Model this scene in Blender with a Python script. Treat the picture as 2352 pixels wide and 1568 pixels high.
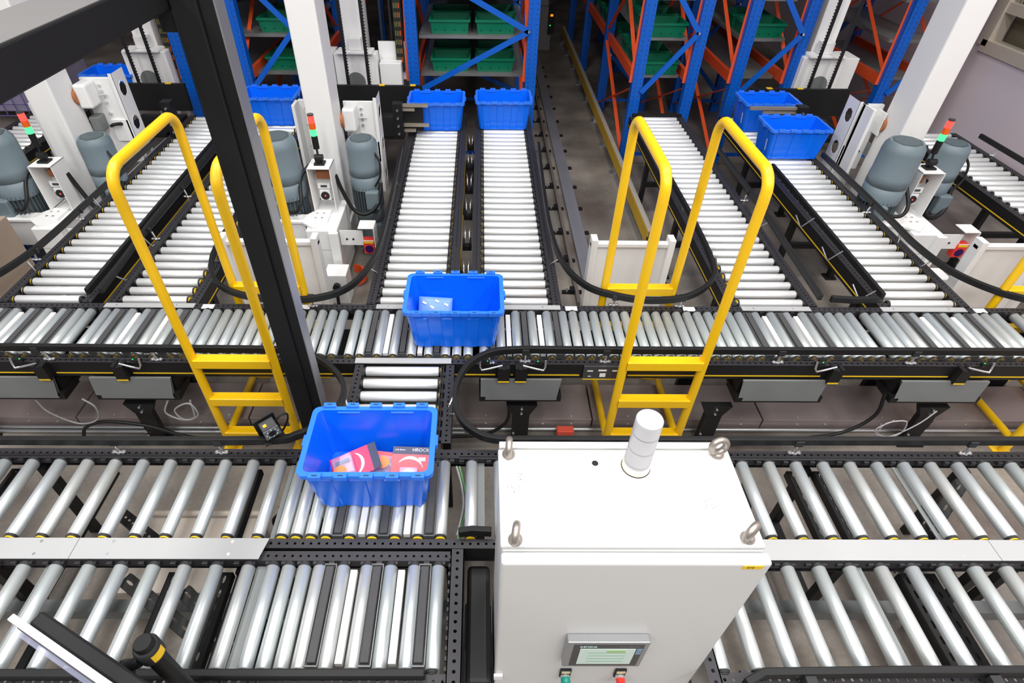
import bpy, math, random
from math import sin, cos, pi, radians
from mathutils import Vector, Matrix
random.seed(7)
sc = bpy.context.scene
for o in list(bpy.data.objects): bpy.data.objects.remove(o)
COL = sc.collection

# ---------------------------------------------------------------- camera
FPX, PITCH, ROLL, YAW, PCX = 1310.2, radians(41.65), radians(.687), radians(.593), 1111.0
HC = 3.15
fw = Vector((sin(YAW)*cos(PITCH), cos(YAW)*cos(PITCH), -sin(PITCH)))
rt0 = Vector((cos(YAW), -sin(YAW), 0)); up0 = rt0.cross(fw)
rt = rt0*cos(ROLL) + up0*sin(ROLL); up = -rt0*sin(ROLL) + up0*cos(ROLL)
cam = bpy.data.objects.new('camera', bpy.data.cameras.new('camera')); COL.objects.link(cam)
M = Matrix.Identity(4)
for i in range(3):
    M[i][0] = rt[i]; M[i][1] = up[i]; M[i][2] = -fw[i]
M[2][3] = HC
cam.matrix_world = M
cam.data.sensor_width = 36; cam.data.lens = FPX/2352*36
cam.data.shift_x = (1176-PCX)/2352
cam.data.clip_start = .05; cam.data.clip_end = 100
sc.camera = cam

# ---------------------------------------------------------------- light
w = bpy.data.worlds.new('hall_light'); sc.world = w; w.use_nodes = True
w.node_tree.nodes['Background'].inputs[0].default_value = (.97, .98, 1, 1)
w.node_tree.nodes['Background'].inputs[1].default_value = .26
def area(loc, sx, sy, power, rot=(0, 0, 0)):
    l = bpy.data.lights.new('ceiling_lamp', 'AREA'); l.shape = 'RECTANGLE'; l.size = sx; l.size_y = sy
    l.energy = power; l.color = (1, .985, .96)
    o = bpy.data.objects.new('ceiling_lamp', l); COL.objects.link(o); o.location = loc; o.rotation_euler = rot
for lx in (-4.2, -1.2, 1.8, 4.8):
    for ly in (-4.6, -.8, 3.0):
        area((lx, ly, 7.2), .8, 2.6, 140)
sc.view_settings.view_transform = 'Standard'; sc.view_settings.look = 'None'
sc.view_settings.exposure = -0.14; sc.view_settings.gamma = 1; sc.view_settings.use_curve_mapping = False

# ---------------------------------------------------------------- materials
def lin(c): return tuple((x/255/12.92 if x/255 <= .04045 else ((x/255+.055)/1.055)**2.4) for x in c)
MATS = {}
def mat(name, rgb, rough=.5, metal=0., var=.08, scale=6., bump=0., emit=0., trans=0., alpha=1., spec=.5, tint=0., coat=0.):
    if name in MATS: return MATS[name]
    m = bpy.data.materials.new(name); m.use_nodes = True; nt = m.node_tree; N = nt.nodes; L = nt.links
    b = N['Principled BSDF']; c = lin(rgb)
    b.inputs['Roughness'].default_value = rough; b.inputs['Metallic'].default_value = metal
    b.inputs['Specular IOR Level'].default_value = spec
    if coat: b.inputs['Coat Weight'].default_value = coat; b.inputs['Coat Roughness'].default_value = .1
    tc = N.new('ShaderNodeTexCoord'); nz = N.new('ShaderNodeTexNoise'); nz.inputs['Scale'].default_value = scale
    nz.inputs['Detail'].default_value = 4
    L.new(tc.outputs['Object'], nz.inputs['Vector'])
    mx = N.new('ShaderNodeMix'); mx.data_type = 'RGBA'
    mx.inputs['A'].default_value = (*[max(0, x*(1-var)) for x in c], 1); mx.inputs['B'].default_value = (*[min(1, x*(1+var)) for x in c], 1)
    L.new(nz.outputs['Fac'], mx.inputs['Factor'])
    out = mx.outputs['Result']
    if tint:
        oi = N.new('ShaderNodeObjectInfo'); cr = N.new('ShaderNodeValToRGB')
        cr.color_ramp.elements[0].color = (.86, .92, 1, 1); cr.color_ramp.elements[1].color = (1, .98, .94, 1)
        e = cr.color_ramp.elements.new(.5); e.color = (.9, 1, .97, 1)
        L.new(oi.outputs['Random'], cr.inputs['Fac'])
        m2 = N.new('ShaderNodeMix'); m2.data_type = 'RGBA'; m2.blend_type = 'MULTIPLY'; m2.inputs['Factor'].default_value = tint
        L.new(out, m2.inputs['A']); L.new(cr.outputs['Color'], m2.inputs['B']); out = m2.outputs['Result']
    L.new(out, b.inputs['Base Color'])
    if bump:
        bp = N.new('ShaderNodeBump'); bp.inputs['Strength'].default_value = bump; bp.inputs['Distance'].default_value = .003
        n2 = N.new('ShaderNodeTexNoise'); n2.inputs['Scale'].default_value = scale*14; L.new(tc.outputs['Object'], n2.inputs['Vector'])
        L.new(n2.outputs['Fac'], bp.inputs['Height']); L.new(bp.outputs['Normal'], b.inputs['Normal'])
    if emit:
        L.new(out, b.inputs['Emission Color']); b.inputs['Emission Strength'].default_value = emit
    if trans: b.inputs['Transmission Weight'].default_value = trans
    if alpha < 1: b.inputs['Alpha'].default_value = alpha
    MATS[name] = m; return m
ROLL_W = mat('bright roller steel', (242, 243, 244), .36, .45, .04, 20, tint=.15)
ROLL_Z = mat('zinc roller steel', (206, 210, 211), .36, .55, .09, 9, tint=.45)
BLACK = mat('black powder coat', (25, 25, 26), .5, 0, .2, 8, spec=.35)
DARK = mat('black rubber', (40, 40, 42), .62, 0, .15, 10)
RAILM = mat('charcoal rail steel', (54, 53, 57), .48, .25, .12, 10)
BELT = mat('grey transfer belt', (72, 72, 74), .8, 0, .12, 30, bump=.3)
STEEL = mat('brushed steel', (190, 192, 194), .32, .8, .08, 12)
PLATE = mat('pale steel plate', (176, 177, 178), .62, .1, .04, 4)
CHROME = mat('bright zinc fittings', (225, 225, 228), .22, .85, .05, 9)
WHITE = mat('white enamel', (236, 236, 235), .42, 0, .02, 3)
WHITEC = mat('cabinet grey white', (216, 216, 215), .4, 0, .025, 2.5)
YEL = mat('yellow safety paint', (255, 200, 12), .38, 0, .05, 5, coat=.3)
YLINE = mat('yellow stripe', (245, 200, 30), .5, 0, .04, 5)
BLUE = mat('blue tote plastic', (10, 112, 246), .22, 0, .05, 3)
BLUE2 = mat('blue tote rim plastic', (52, 126, 250), .25, 0, .05, 3)
RBLUE = mat('blue rack paint', (0, 92, 196), .4, 0, .07, 4)
ORANGE = mat('orange rack paint', (245, 92, 45), .45, 0, .06, 4)
GREEN = mat('green bin plastic', (0, 122, 88), .4, 0, .08, 5)
SHELF = mat('galvanised shelf', (150, 152, 150), .4, .5, .1, 6)
MOTOR = mat('grey blue motor paint', (110, 125, 133), .42, 0, .06, 5)
MOTORD = mat('dark motor body', (84, 95, 100), .5, 0, .2, 14)
TAN = mat('fork rail metal', (176, 166, 150), .35, .5, .06, 9)
BROWN = mat('polyurethane wheel', (176, 110, 72), .5, 0, .08, 9)
REDM = mat('red plastic', (235, 62, 48), .4, 0, .03, 9)
REDL = mat('lit red lens', (255, 70, 60), .3, 0, .02, 9, emit=1.6)
AMB = mat('amber lens', (235, 95, 20), .3, 0, .05, 9)
GRNL = mat('lit green lens', (70, 255, 130), .3, 0, .02, 9, emit=1.6)
GRNB = mat('green button plastic', (0, 150, 132), .3, 0, .08, 9)
GLED = mat('green indicator', (40, 255, 90), .4, 0, .02, 9, emit=1.0)
PURP = mat('scanner window', (48, 16, 90), .12, 0, .1, 9)
CARD = mat('cardboard', (164, 146, 130), .8, 0, .1, 5)
GREYP = mat('grey sheet steel', (128, 132, 132), .45, .3, .12, 5)
SCREEN = mat('lit screen', (196, 214, 206), .2, 0, .05, 8, emit=.18)
BEZEL = mat('screen bezel', (62, 62, 64), .4, 0, .1, 9)
ALU = mat('aluminium frame', (165, 166, 168), .35, .6, .06, 9)
LOGO = mat('pale print', (205, 232, 236), .5, 0, .02, 9)
BEAC = mat('frosted beacon plastic', (214, 214, 217), .25, 0, .02, 9, trans=.2)
CREAM = mat('cream plastic', (240, 225, 212), .4, 0, .02, 9)
NICKEL = mat('cast eyebolt', (168, 160, 152), .35, .7, .1, 20)
MAILER = mat('pale blue mailer', (112, 154, 224), .35, 0, .06, 8)
PINK = mat('crimson card', (214, 28, 92), .3, 0, .1, 12)
CORAL = mat('coral card', (245, 82, 92), .35, 0, .08, 12)
NAVY = mat('navy card', (40, 48, 82), .35, 0, .06, 9)
ORNG = mat('orange sticker', (250, 140, 70), .4, 0, .05, 9)
CLEAR = mat('clear blister', (200, 205, 235), .06, 0, .02, 9, alpha=.28)
PAPER = mat('white label', (244, 244, 244), .6, 0, .02, 9)
CHAIN = mat('cable chain', (24, 26, 20), .6, 0, .2, 9)

def floor_mat():
    m = bpy.data.materials.new('worn concrete'); m.use_nodes = True; nt = m.node_tree; N = nt.nodes; L = nt.links
    b = N['Principled BSDF']; tc = N.new('ShaderNodeTexCoord')
    n1 = N.new('ShaderNodeTexNoise'); n1.inputs['Scale'].default_value = 1.3; n1.inputs['Detail'].default_value = 6
    L.new(tc.outputs['Object'], n1.inputs['Vector'])
    r = N.new('ShaderNodeValToRGB'); e = r.color_ramp.elements
    e[0].position = .32; e[0].color = (*lin((92, 82, 76)), 1); e[1].position = .68; e[1].color = (*lin((152, 143, 133)), 1)
    k = e.new(.5); k.color = (*lin((122, 116, 109)), 1)
    L.new(n1.outputs['Fac'], r.inputs['Fac'])
    n2 = N.new('ShaderNodeTexNoise'); n2.inputs['Scale'].default_value = 40; n2.inputs['Detail'].default_value = 3
    L.new(tc.outputs['Object'], n2.inputs['Vector'])
    mx = N.new('ShaderNodeMix'); mx.data_type = 'RGBA'; mx.blend_type = 'OVERLAY'; mx.inputs['Factor'].default_value = .25
    L.new(r.outputs['Color'], mx.inputs['A']); L.new(n2.outputs['Fac'], mx.inputs['B'])
    L.new(mx.outputs['Result'], b.inputs['Base Color'])
    b.inputs['Roughness'].default_value = .38
    return m
FLOOR = floor_mat()
DUCT = mat('dark stained steel', (158, 145, 142), .3, .35, .25, 2.2)
WALLP = mat('pinkish painted wall', (232, 219, 225), .7, 0, .05, 1.2)
WALLD = mat('grey hall wall', (120, 118, 118), .8, 0, .06, 1)

# ---------------------------------------------------------------- mesh helpers
class MB:
    def __init__(s): s.v = []; s.f = []; s.m = []; s.sm = []
    def add(s, vs, fs, mi=0, smooth=False):
        o = len(s.v); s.v += [tuple(p) for p in vs]
        for f in fs:
            s.f.append([o+i for i in f]); s.m.append(mi); s.sm.append(smooth)
        return s
    def box(s, x0, x1, y0, y1, z0, z1, mi=0):
        vs = [(x, y, z) for z in (z0, z1) for y in (y0, y1) for x in (x0, x1)]
        return s.add(vs, [(0, 2, 3, 1), (4, 5, 7, 6), (0, 1, 5, 4), (2, 6, 7, 3), (0, 4, 6, 2), (1, 3, 7, 5)], mi)
    def cbox(s, c, d, mi=0): return s.box(c[0]-d[0]/2, c[0]+d[0]/2, c[1]-d[1]/2, c[1]+d[1]/2, c[2]-d[2]/2, c[2]+d[2]/2, mi)
    def bar(s, p, q, w, h, mi=0, upv=(0, 0, 1)):
        p = Vector(p); q = Vector(q); d = (q-p).normalized(); u = Vector(upv)
        a = d.cross(u)
        if a.length < 1e-4: a = d.cross(Vector((0, 1, 0)))
        a.normalize(); u = a.cross(d)
        vs = [e + a*(sx*w/2) + u*(sz*h/2) for e in (p, q) for sz in (-1, 1) for sx in (-1, 1)]
        return s.add(vs, [(0, 1, 3, 2), (4, 6, 7, 5), (0, 4, 5, 1), (2, 3, 7, 6), (0, 2, 6, 4), (1, 5, 7, 3)], mi)
    def tube(s, pts, r, n=8, mi=0, cap=True):
        pts = [Vector(p) for p in pts]; rings = []; prev = None
        for i, p in enumerate(pts):
            d = (pts[min(i+1, len(pts)-1)] - pts[max(i-1, 0)]).normalized()
            if prev is None:
                a = d.cross(Vector((0, 0, 1)))
                if a.length < .01: a = d.cross(Vector((1, 0, 0)))
            else:
                a = prev - d*prev.dot(d)
            a.normalize(); prev = a; b = d.cross(a)
            rr = r[i] if isinstance(r, (list, tuple)) else r
            rings.append([p + (a*cos(2*pi*k/n) + b*sin(2*pi*k/n))*rr for k in range(n)])
        vs = [v for R in rings for v in R]; fs = []
        for i in range(len(pts)-1):
            for k in range(n):
                k2 = (k+1) % n; fs.append((i*n+k, i*n+k2, (i+1)*n+k2, (i+1)*n+k))
        s.add(vs, fs, mi, True)
        if cap:
            s.add(rings[0], [tuple(range(n))[::-1]], mi); s.add(rings[-1], [tuple(range(n))], mi)
        return s
    def cyl(s, p, q, r, n=16, mi=0): return s.tube([p, q], r, n, mi)
    def lathe(s, prof, n=20, c=(0, 0, 0), mi=0, smooth=True):
        vs = []; fs = []
        for r, z in prof:
            for k in range(n): vs.append((c[0]+r*cos(2*pi*k/n), c[1]+r*sin(2*pi*k/n), c[2]+z))
        for i in range(len(prof)-1):
            for k in range(n):
                k2 = (k+1) % n; fs.append((i*n+k, i*n+k2, (i+1)*n+k2, (i+1)*n+k))
        s.add(vs, fs, mi, smooth)
        s.add(vs[-n:], [tuple(range(n))], mi); s.add(vs[:n], [tuple(range(n))[::-1]], mi)
        return s
    def prism(s, poly, axis, a, b, mi=0):
        # poly of 2D points extruded along axis from a to b
        def P(u, v, t): return {'x': (t, u, v), 'y': (u, t, v), 'z': (u, v, t)}[axis]
        n = len(poly); vs = [P(u, v, a) for u, v in poly] + [P(u, v, b) for u, v in poly]
        fs = [tuple(range(n))[::-1], tuple(range(n, 2*n))] + [(i, (i+1) % n, n+(i+1) % n, n+i) for i in range(n)]
        return s.add(vs, fs, mi)
    def sweep(s, pts, prof, mi=0):
        # plan path (closed profile of (side, up) offsets)
        pts = [Vector(p) for p in pts]; n = len(prof); vs = []; fs = []
        for i, p in enumerate(pts):
            d = pts[min(i+1, len(pts)-1)] - pts[max(i-1, 0)]; d.z = 0; d.normalize(); a = Vector((d.y, -d.x, 0))
            vs += [p + a*u + Vector((0, 0, 1))*v for u, v in prof]
        for i in range(len(pts)-1):
            for k in range(n):
                k2 = (k+1) % n; fs.append((i*n+k, i*n+k2, (i+1)*n+k2, (i+1)*n+k))
        fs += [tuple(range(n))[::-1], tuple((len(pts)-1)*n+k for k in range(n))]
        return s.add(vs, fs, mi)
    def perf(s, o, a, b, L, W, pitch, rows=1, ha=.006, hb=.006, mi=0, wall=.003):
        # sheet with real round or slotted holes: o origin, a along, b across
        o = Vector(o); a = Vector(a); b = Vector(b); nrm = a.cross(b).normalized()
        n = max(1, int(L/pitch)); p = L/n; wr = W/rows
        ang = [2*pi*k/8 for k in range(8)]
        for i in range(n):
            for j in range(rows):
                c = o + a*(p*(i+.5)) + b*(wr*(j+.5))
                sq = [(1, 0), (1, 1), (0, 1), (-1, 1), (-1, 0), (-1, -1), (0, -1), (1, -1)]
                vs = [c + a*(u*p/2) + b*(v*wr/2) for u, v in sq] + [c + a*(ha*cos(t)) + b*(hb*sin(t)) for t in ang]
                fs = [(k, (k+1) % 8, 8+(k+1) % 8, 8+k) for k in range(8)]
                if wall:
                    vs += [q - nrm*wall for q in vs[8:16]]
                    fs += [(8+k, 8+(k+1) % 8, 16+(k+1) % 8, 16+k) for k in range(8)]
                s.add(vs, fs, mi)
        return s
    def mesh(s, name, mats):
        me = bpy.data.meshes.new(name); me.from_pydata(s.v, [], s.f)
        for m in (mats if isinstance(mats, (list, tuple)) else [mats]): me.materials.append(m)
        me.polygons.foreach_set('material_index', s.m); me.polygons.foreach_set('use_smooth', s.sm)
        me.update(); return me
    def build(s, name, mats, parent=None, bevel=0, seg=2, label=None):
        o = link(name, s.mesh(name, mats), parent)
        if bevel:
            b = o.modifiers.new('bevel', 'BEVEL'); b.width = bevel; b.segments = seg; b.limit_method = 'ANGLE'; b.angle_limit = radians(40)
        if label: o['label'] = label
        return o
def link(name, data, parent=None, loc=None, rot=None):
    o = bpy.data.objects.new(name, data); COL.objects.link(o)
    if parent is not None: o.parent = parent
    if loc is not None: o.location = loc
    if rot is not None: o.rotation_euler = rot
    return o
def tag(o, label, cat, group=None):
    o['label'] = label; o['category'] = cat
    if group: o['group'] = group
    return o
def thing(name, label, cat, loc=(0, 0, 0), group=None):
    return tag(link(name, None, loc=loc), label, cat, group)
def struct(o): o['kind'] = 'structure'; return o
def crom(pts, n=8):
    P = [Vector(p) for p in pts]; P = [P[0]*2-P[1]] + P + [P[-1]*2-P[-2]]; out = []
    for i in range(1, len(P)-2):
        for k in range(n):
            t = k/n; a, b, c, d = P[i-1:i+3]
            out.append(.5*((2*b) + (c-a)*t + (2*a-5*b+4*c-d)*t*t + (3*b-a-3*c+d)*t**3))
    out.append(P[-2]); return out
def copy_tree(o, parent=None):
    c = o.copy(); COL.objects.link(c)
    if parent is not None: c.parent = parent
    for ch in list(o.children): copy_tree(ch, c)
    return c
def text(s, size, m, parent, loc, rot, name='lettering', ext=.0004):
    cu = bpy.data.curves.new('t', 'FONT'); cu.body = s; cu.size = size; cu.extrude = ext; cu.align_x = 'CENTER'; cu.align_y = 'CENTER'
    t = bpy.data.objects.new('t', cu); COL.objects.link(t); bpy.context.view_layer.update()
    me = bpy.data.meshes.new_from_object(t.evaluated_get(bpy.context.evaluated_depsgraph_get()))
    bpy.data.objects.remove(t); me.materials.clear(); me.materials.append(m)
    return link(name, me, parent, loc, rot)

# ---------------------------------------------------------------- room shell
struct(MB().box(-9, 6.2, -3, 22, -.1, 0).build('floor', FLOOR))
wr = MB()
WX = 5.75   # inner face of the right wall with a window opening
wy0, wy1, wz0, wz1 = 4.3, 7.13, 1.40, 4.2
wr.box(WX, WX+.25, -3, wy0, 0, 6); wr.box(WX, WX+.25, wy1, 22, 0, 6)
wr.box(WX, WX+.25, wy0, wy1, 0, wz0); wr.box(WX, WX+.25, wy0, wy1, wz1, 6)
struct(wr.build('wall_right', WALLP))
struct(MB().box(-9, 6.2, 22, 22.2, 0, 6).build('wall_back', WALLD))
struct(MB().box(-9.2, -9, -3, 22, 0, 6).build('wall_left', WALLP))
struct(MB().box(-9, 6.2, 8.4, 22, 5.3, 5.5).build('rack_shade_roof', WALLD))  # partial roof out of view, added to keep the rear rack bays dark
win = struct(link('window_1', None, loc=(0, 0, 0)))
m = MB(); FR = mat('beige window frame', (196, 184, 170), .6, 0, .05, 4)
m.box(WX-.03, WX+.12, wy0, wy1, wz0-.06, wz0+.06); m.box(WX-.03, WX+.12, wy1-.08, wy1+.06, wz0, wz1); m.box(WX-.03, WX+.12, wy0-.06, wy0+.08, wz0, wz1)
m.build('window_frame', FR, win)
MB().box(WX-.01, WX+.06, wy0, wy1, wz0+.34, wz0+.44).build('window_rail', FR, win)
m = MB(); MESHM = mat('wire mesh', (178, 172, 150), .5, .2, .06, 9)
k = wz0+.44
while k < wz1: m.bar((WX+.03, wy0, k), (WX+.03, wy1-.08, k), .006, .006); k += .05
k = wy0
while k < wy1-.08: m.bar((WX+.03, k, wz0+.44), (WX+.03, k, wz1), .006, .006, upv=(0, 1, 0)); k += .05
o = m.build('wire_mesh', MESHM, win); o['kind'] = 'stuff'
MB().box(WX+.2, WX+.22, wy0, wy1, wz0, wz1).build('pane', mat('dusky glass', (112, 104, 86), .3, 0, .3, 3), win)

# ---------------------------------------------------------------- conveyors
RT = .75                    # roller top height
RR = .0298                  # roller radius
def roller_mesh(length, m_steel, yellow=True):
    b = MB(); h = length/2
    b.tube([(-h, 0, 0), (-h+.004, 0, 0), (h-.004, 0, 0), (h, 0, 0)], [RR-.004, RR, RR, RR-.004], 18, 0, True)
    for sg in (-1, 1):
        b.tube([(sg*(h-.001), 0, 0), (sg*(h+.012), 0, 0)], RR-.003, 12, 1)
        b.tube([(sg*(h+.012), 0, 0), (sg*(h+.018), 0, 0)], RR-.006, 12, 2 if (yellow and sg == 1) else 1)
        b.tube([(sg*(h+.018), 0, 0), (sg*(h+.034), 0, 0)], .007, 6, 1)
    return b.mesh('roller', [m_steel, DARK, YLINE])
RM_FEED = roller_mesh(.438, ROLL_W); RM_MAIN = roller_mesh(.432, ROLL_Z); RM_ROW = roller_mesh(.412, ROLL_Z); RM_LOW = roller_mesh(.418, ROLL_Z, False)
def rail(par, axis, side, a0, a1, c, name='side_rail', stripe=True, zt=.738, wd=.045, h=.115, holes=.035, gap=None):
    """side rail of a conveyor: perforated flange, web, inner lip; side = outward direction sign, c = inner coordinate"""
    b = MB(); L = a1-a0; e = c + side*wd
    if axis == 'x':
        if side > 0: b.perf((a0, c, zt), (1, 0, 0), (0, 1, 0), L, wd, holes, 1, .0065, .0065)
        else: b.perf((a0, e, zt), (1, 0, 0), (0, 1, 0), L, wd, holes, 1, .0065, .0065)
        b.box(a0, a1, min(e, e-side*.005), max(e, e-side*.005), zt-h, zt-.004, 1)
        b.box(a0, a1, min(e-side*.004, e-side*.02), max(e-side*.004, e-side*.02), zt-h-.004, zt-h)
        b.box(a0, a1, min(c, c+side*.004), max(c, c+side*.004), zt-.05, zt-.002)
    else:
        if side > 0: b.perf((c, a0, zt), (1, 0, 0), (0, 1, 0), wd, L, wd, 1, 0, 0) if False else b.perf((e, a0, zt), (0, 1, 0), (-1, 0, 0), L, wd, holes, 1, .0065, .0065)
        else: b.perf((c, a0, zt), (0, 1, 0), (-1, 0, 0), L, wd, holes, 1, .0065, .0065)
        b.box(min(e, e-side*.005), max(e, e-side*.005), a0, a1, zt-h, zt-.004, 1)
        b.box(min(e-side*.004, e-side*.02), max(e-side*.004, e-side*.02), a0, a1, zt-h-.004, zt-h)
        b.box(min(c, c+side*.004), max(c, c+side*.004), a0, a1, zt-.05, zt-.002)
    o = b.build(name, [RAILM, BLACK], par)
    if stripe:
        segs = stripe if isinstance(stripe, list) else [(a0+.03, a1-.03)]
        for s0, s1 in segs:
            z0 = zt-h+.022
            if axis == 'x': MB().box(s0, s1, min(e, e+side*.0015), max(e, e+side*.0015), z0, z0+.009).build('yellow_stripe', YLINE, o)
            else: MB().box(min(e, e+side*.0015), max(e, e+side*.0015), s0, s1, z0, z0+.009).build('yellow_stripe', YLINE, o)
    # dark face skin below the flange
    return o
def teeth(par, axis, a0, a1, c0, c1, zt=.735, pitch=.07, wd=.024, skip=()):
    b = MB(); n = int((a1-a0)/pitch)
    for i in range(n+1):
        t = a0 + i*pitch
        if t+wd > a1: break
        if axis == 'x': b.box(t, t+wd, min(c0, c1), max(c0, c1), zt-.022, zt)
        else: b.box(min(c0, c1), max(c0, c1), t, t+wd, zt-.022, zt)
    o = b.build('roller_brackets', RAILM, par); o['kind'] = 'stuff'; return o
def obelts(par, axis, a0, a1, c, z=.742, dy=.011):
    b = MB()
    for k in (0, 1):
        p = c + k*dy
        if axis == 'x': b.tube([(a0, p, z), (a1, p, z)], .0032, 6)
        else: b.tube([(p, a0, z), (p, a1, z)], .0032, 6)
    o = b.build('drive_belts', DARK, par); return o
def leg_pair(par, x, y0, y1, top, wd=.06, mats=BLACK):
    for y in (y0, y1):
        b = MB(); b.box(x-wd/2, x+wd/2, y-.02, y+.02, 0, top); b.box(x-wd, x+wd, y-.05, y+.05, 0, .012)
        b.build('leg', mats, par)
    b = MB(); b.box(x-.02, x+.02, y0, y1, .30, .34); b.build('cross_member', mats, par)
def transfer_belt(par, x, y0, y1, zt=.752, w=.034):
    o = MB().box(x-w/2, x+w/2, y0, y1, zt-.02, zt).build('transfer_belt', BELT, par, bevel=.004)
    b = MB()
    for sg in (-1, 1): b.box(x+sg*(w/2+.008)-.0015, x+sg*(w/2+.008)+.0015, y0-.01, y1+.012, zt-.035, zt-.008)
    b.box(x-w/2-.009, x+w/2+.009, y1+.01, y1+.014, zt-.035, zt-.008); b.box(x-w/2-.009, x+w/2+.009, y0-.012, y0-.008, zt-.035, zt-.008)
    b.build('belt_frame', mat('dull belt frame', (128, 130, 132), .4, .6, .08, 9), o)
def lift_bar(par, x, y0, y1, zt=.738, w=.03):
    MB().box(x-w/2, x+w/2, y0, y1, zt-.03, zt).build('lift_bar', WHITE, par, bevel=.002)

# feeder conveyors running away from the camera
FEED = {}
def feeder(key, x0, x1, y0, y1, label, ystep=.1035, motor=True, drive='in', yel='r'):
    t = thing('feeder_conveyor', label, 'conveyor', (x0, y0, 0), 'feeder conveyors behind the main line')
    xc = (x0+x1)/2; X = xc - x0
    W = x1-x0
    rail(t, 'y', -1, 0, y1-y0, -.03, wd=.062); rail(t, 'y', 1, 0, y1-y0, W+.03, wd=.062)
    n = int((y1-y0-.06)/ystep)
    for i in range(n+1):
        link('roller', RM_FEED, t, (X, .05+i*ystep, RT-RR), (0, 0, pi if yel == 'l' else 0))
    teeth(t, 'y', .02, y1-y0, -.028, -.012); teeth(t, 'y', .02, y1-y0, W+.012, W+.028)
    obelts(t, 'y', .05, y1-y0-.05, -.022, dy=.009) if drive == 'in' else obelts(t, 'y', .05, y1-y0-.05, W+.013, dy=.009)
    for yy in (.25, 1.4, 2.6):
        if yy < y1-y0-.1:
            for xx in (-.05, W+.05):
                b = MB(); b.box(xx-.02, xx+.02, yy-.03, yy+.03, 0, .62); b.box(xx-.05, xx+.05, yy-.05, yy+.05, 0, .012)
                b.perf((xx-.0215, yy-.03, .05), (0, 0, 1), (0, 1, 0), .55, .06, .06, 1, .018, .006, wall=0); b.build('leg', BLACK, t)
            MB().box(-.05, W+.05, yy-.02, yy+.02, .33, .38).build('cross_member', BLACK, t)
    FEED[key] = t; return t
feeder('L0', -5.04, -4.60, 3.2, 6.7, 'far left roller feeder conveyor behind the leftmost signal tower', drive='out')
feeder('L1', -3.20, -2.745, 3.095, 6.55, 'roller feeder conveyor passing behind the left ladder, left one of its pair', drive='in', yel='l')
feeder('L2', -2.46, -2.01, 3.095, 6.65, 'roller feeder conveyor partly behind the black gantry post, ending at a blue tote', drive='in')
feeder('C1', -.685, -.245, 3.095, 6.65, 'left of the two centre roller feeder conveyors, beside the centre crane', drive='out')
feeder('C2', .035, .472, 3.095, 6.65, 'right of the two centre roller feeder conveyors, beside the floor rail', drive='in', yel='l')
feeder('R1', 1.805, 2.24, 3.095, 6.62, 'roller feeder conveyor behind the right ladder ending in a toothed black bar', drive='out', yel='l')
feeder('R2', 2.85, 3.30, 3.095, 6.65, 'roller feeder conveyor with two blue totes beside the right crane', drive='out')
feeder('R3', 4.70, 5.14, 3.3, 6.2, 'far right roller feeder conveyor next to the pinkish wall', drive='out')
b = MB(); b.box(-.06, .5, 3.5, 3.54, .66, .77)
for i in range(12): b.box(-.02+i*.04, -.002+i*.04, 3.49, 3.5, .71, .765)
b.build('end_stop', BLACK, FEED['R1'])

# main cross conveyor
MX0, MX1 = -3.9, 4.1
mc = thing('main_conveyor', 'long roller conveyor crossing the whole picture under the ladders', 'conveyor', (0, 2.8, 0))
mc.location = (0, 0, 0)
mr = [-3.64, -3.57, -3.5, -3.43, -3.32, -3.213, -3.108, -3.003, -2.898, -2.793, -2.682, -2.612, -2.506, -2.436, -2.332, -2.230, -2.126, -2.014]
mr += [-1.905+.0708*i for i in range(15)]
mr += [-.813, -.741, -.635, -.535, -.425, -.316, -.211, -.141, -.070, .030, .137, .242, .348, .453]
mr += [.559+.0704*i for i in range(18)] + [1.867, 1.975, 2.080, 2.187] + [2.299, 2.369, 2.440, 2.510]
mr += [2.615, 2.685, 2.757, 2.832, 2.938, 3.043, 3.150, 3.253, 3.368, 3.438, 3.508, 3.646, 3.716, 3.786, 3.86, 3.93, 4.0]
for x in mr: link('roller', RM_MAIN, mc, (x, 2.80, RT-RR), (0, 0, -pi/2))
for x in (-3.375, -3.163, -2.953, -2.738, -2.384, -2.178, -1.960, -.688, -.480, -.265, .084, .295, .506, 1.812, 2.027, 2.237, 2.885, 3.096, 3.310):
    transfer_belt(mc, x, 2.60, 3.0)
for x in (-3.265, -3.058, -2.845, -2.281, -2.070, -.585, -.371, .190, .400, 1.921, 2.133, 2.990, 3.201): lift_bar(mc, x, 2.60, 2.985)
rail(mc, 'x', 1, MX0, MX1, 3.040, stripe=False)
rail(mc, 'x', -1, MX0, MX1, 2.548, stripe=[(MX0, -2.70), (-2.60, -2.23), (-2.13, .10), (.195, .21), (.30, .62), (.92, 2.12), (2.25, 2.92), (3.03, MX1)])
teeth(mc, 'x', MX0, MX1, 3.026, 3.04); teeth(mc, 'x', MX0, MX1, 2.548, 2.572); obelts(mc, 'x', MX0, MX1, 2.556, z=.741, dy=.012)
MB().box(MX0, MX1, 2.60, 2.98, .60, .605).build('bottom_pan', BLACK, mc)
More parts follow.
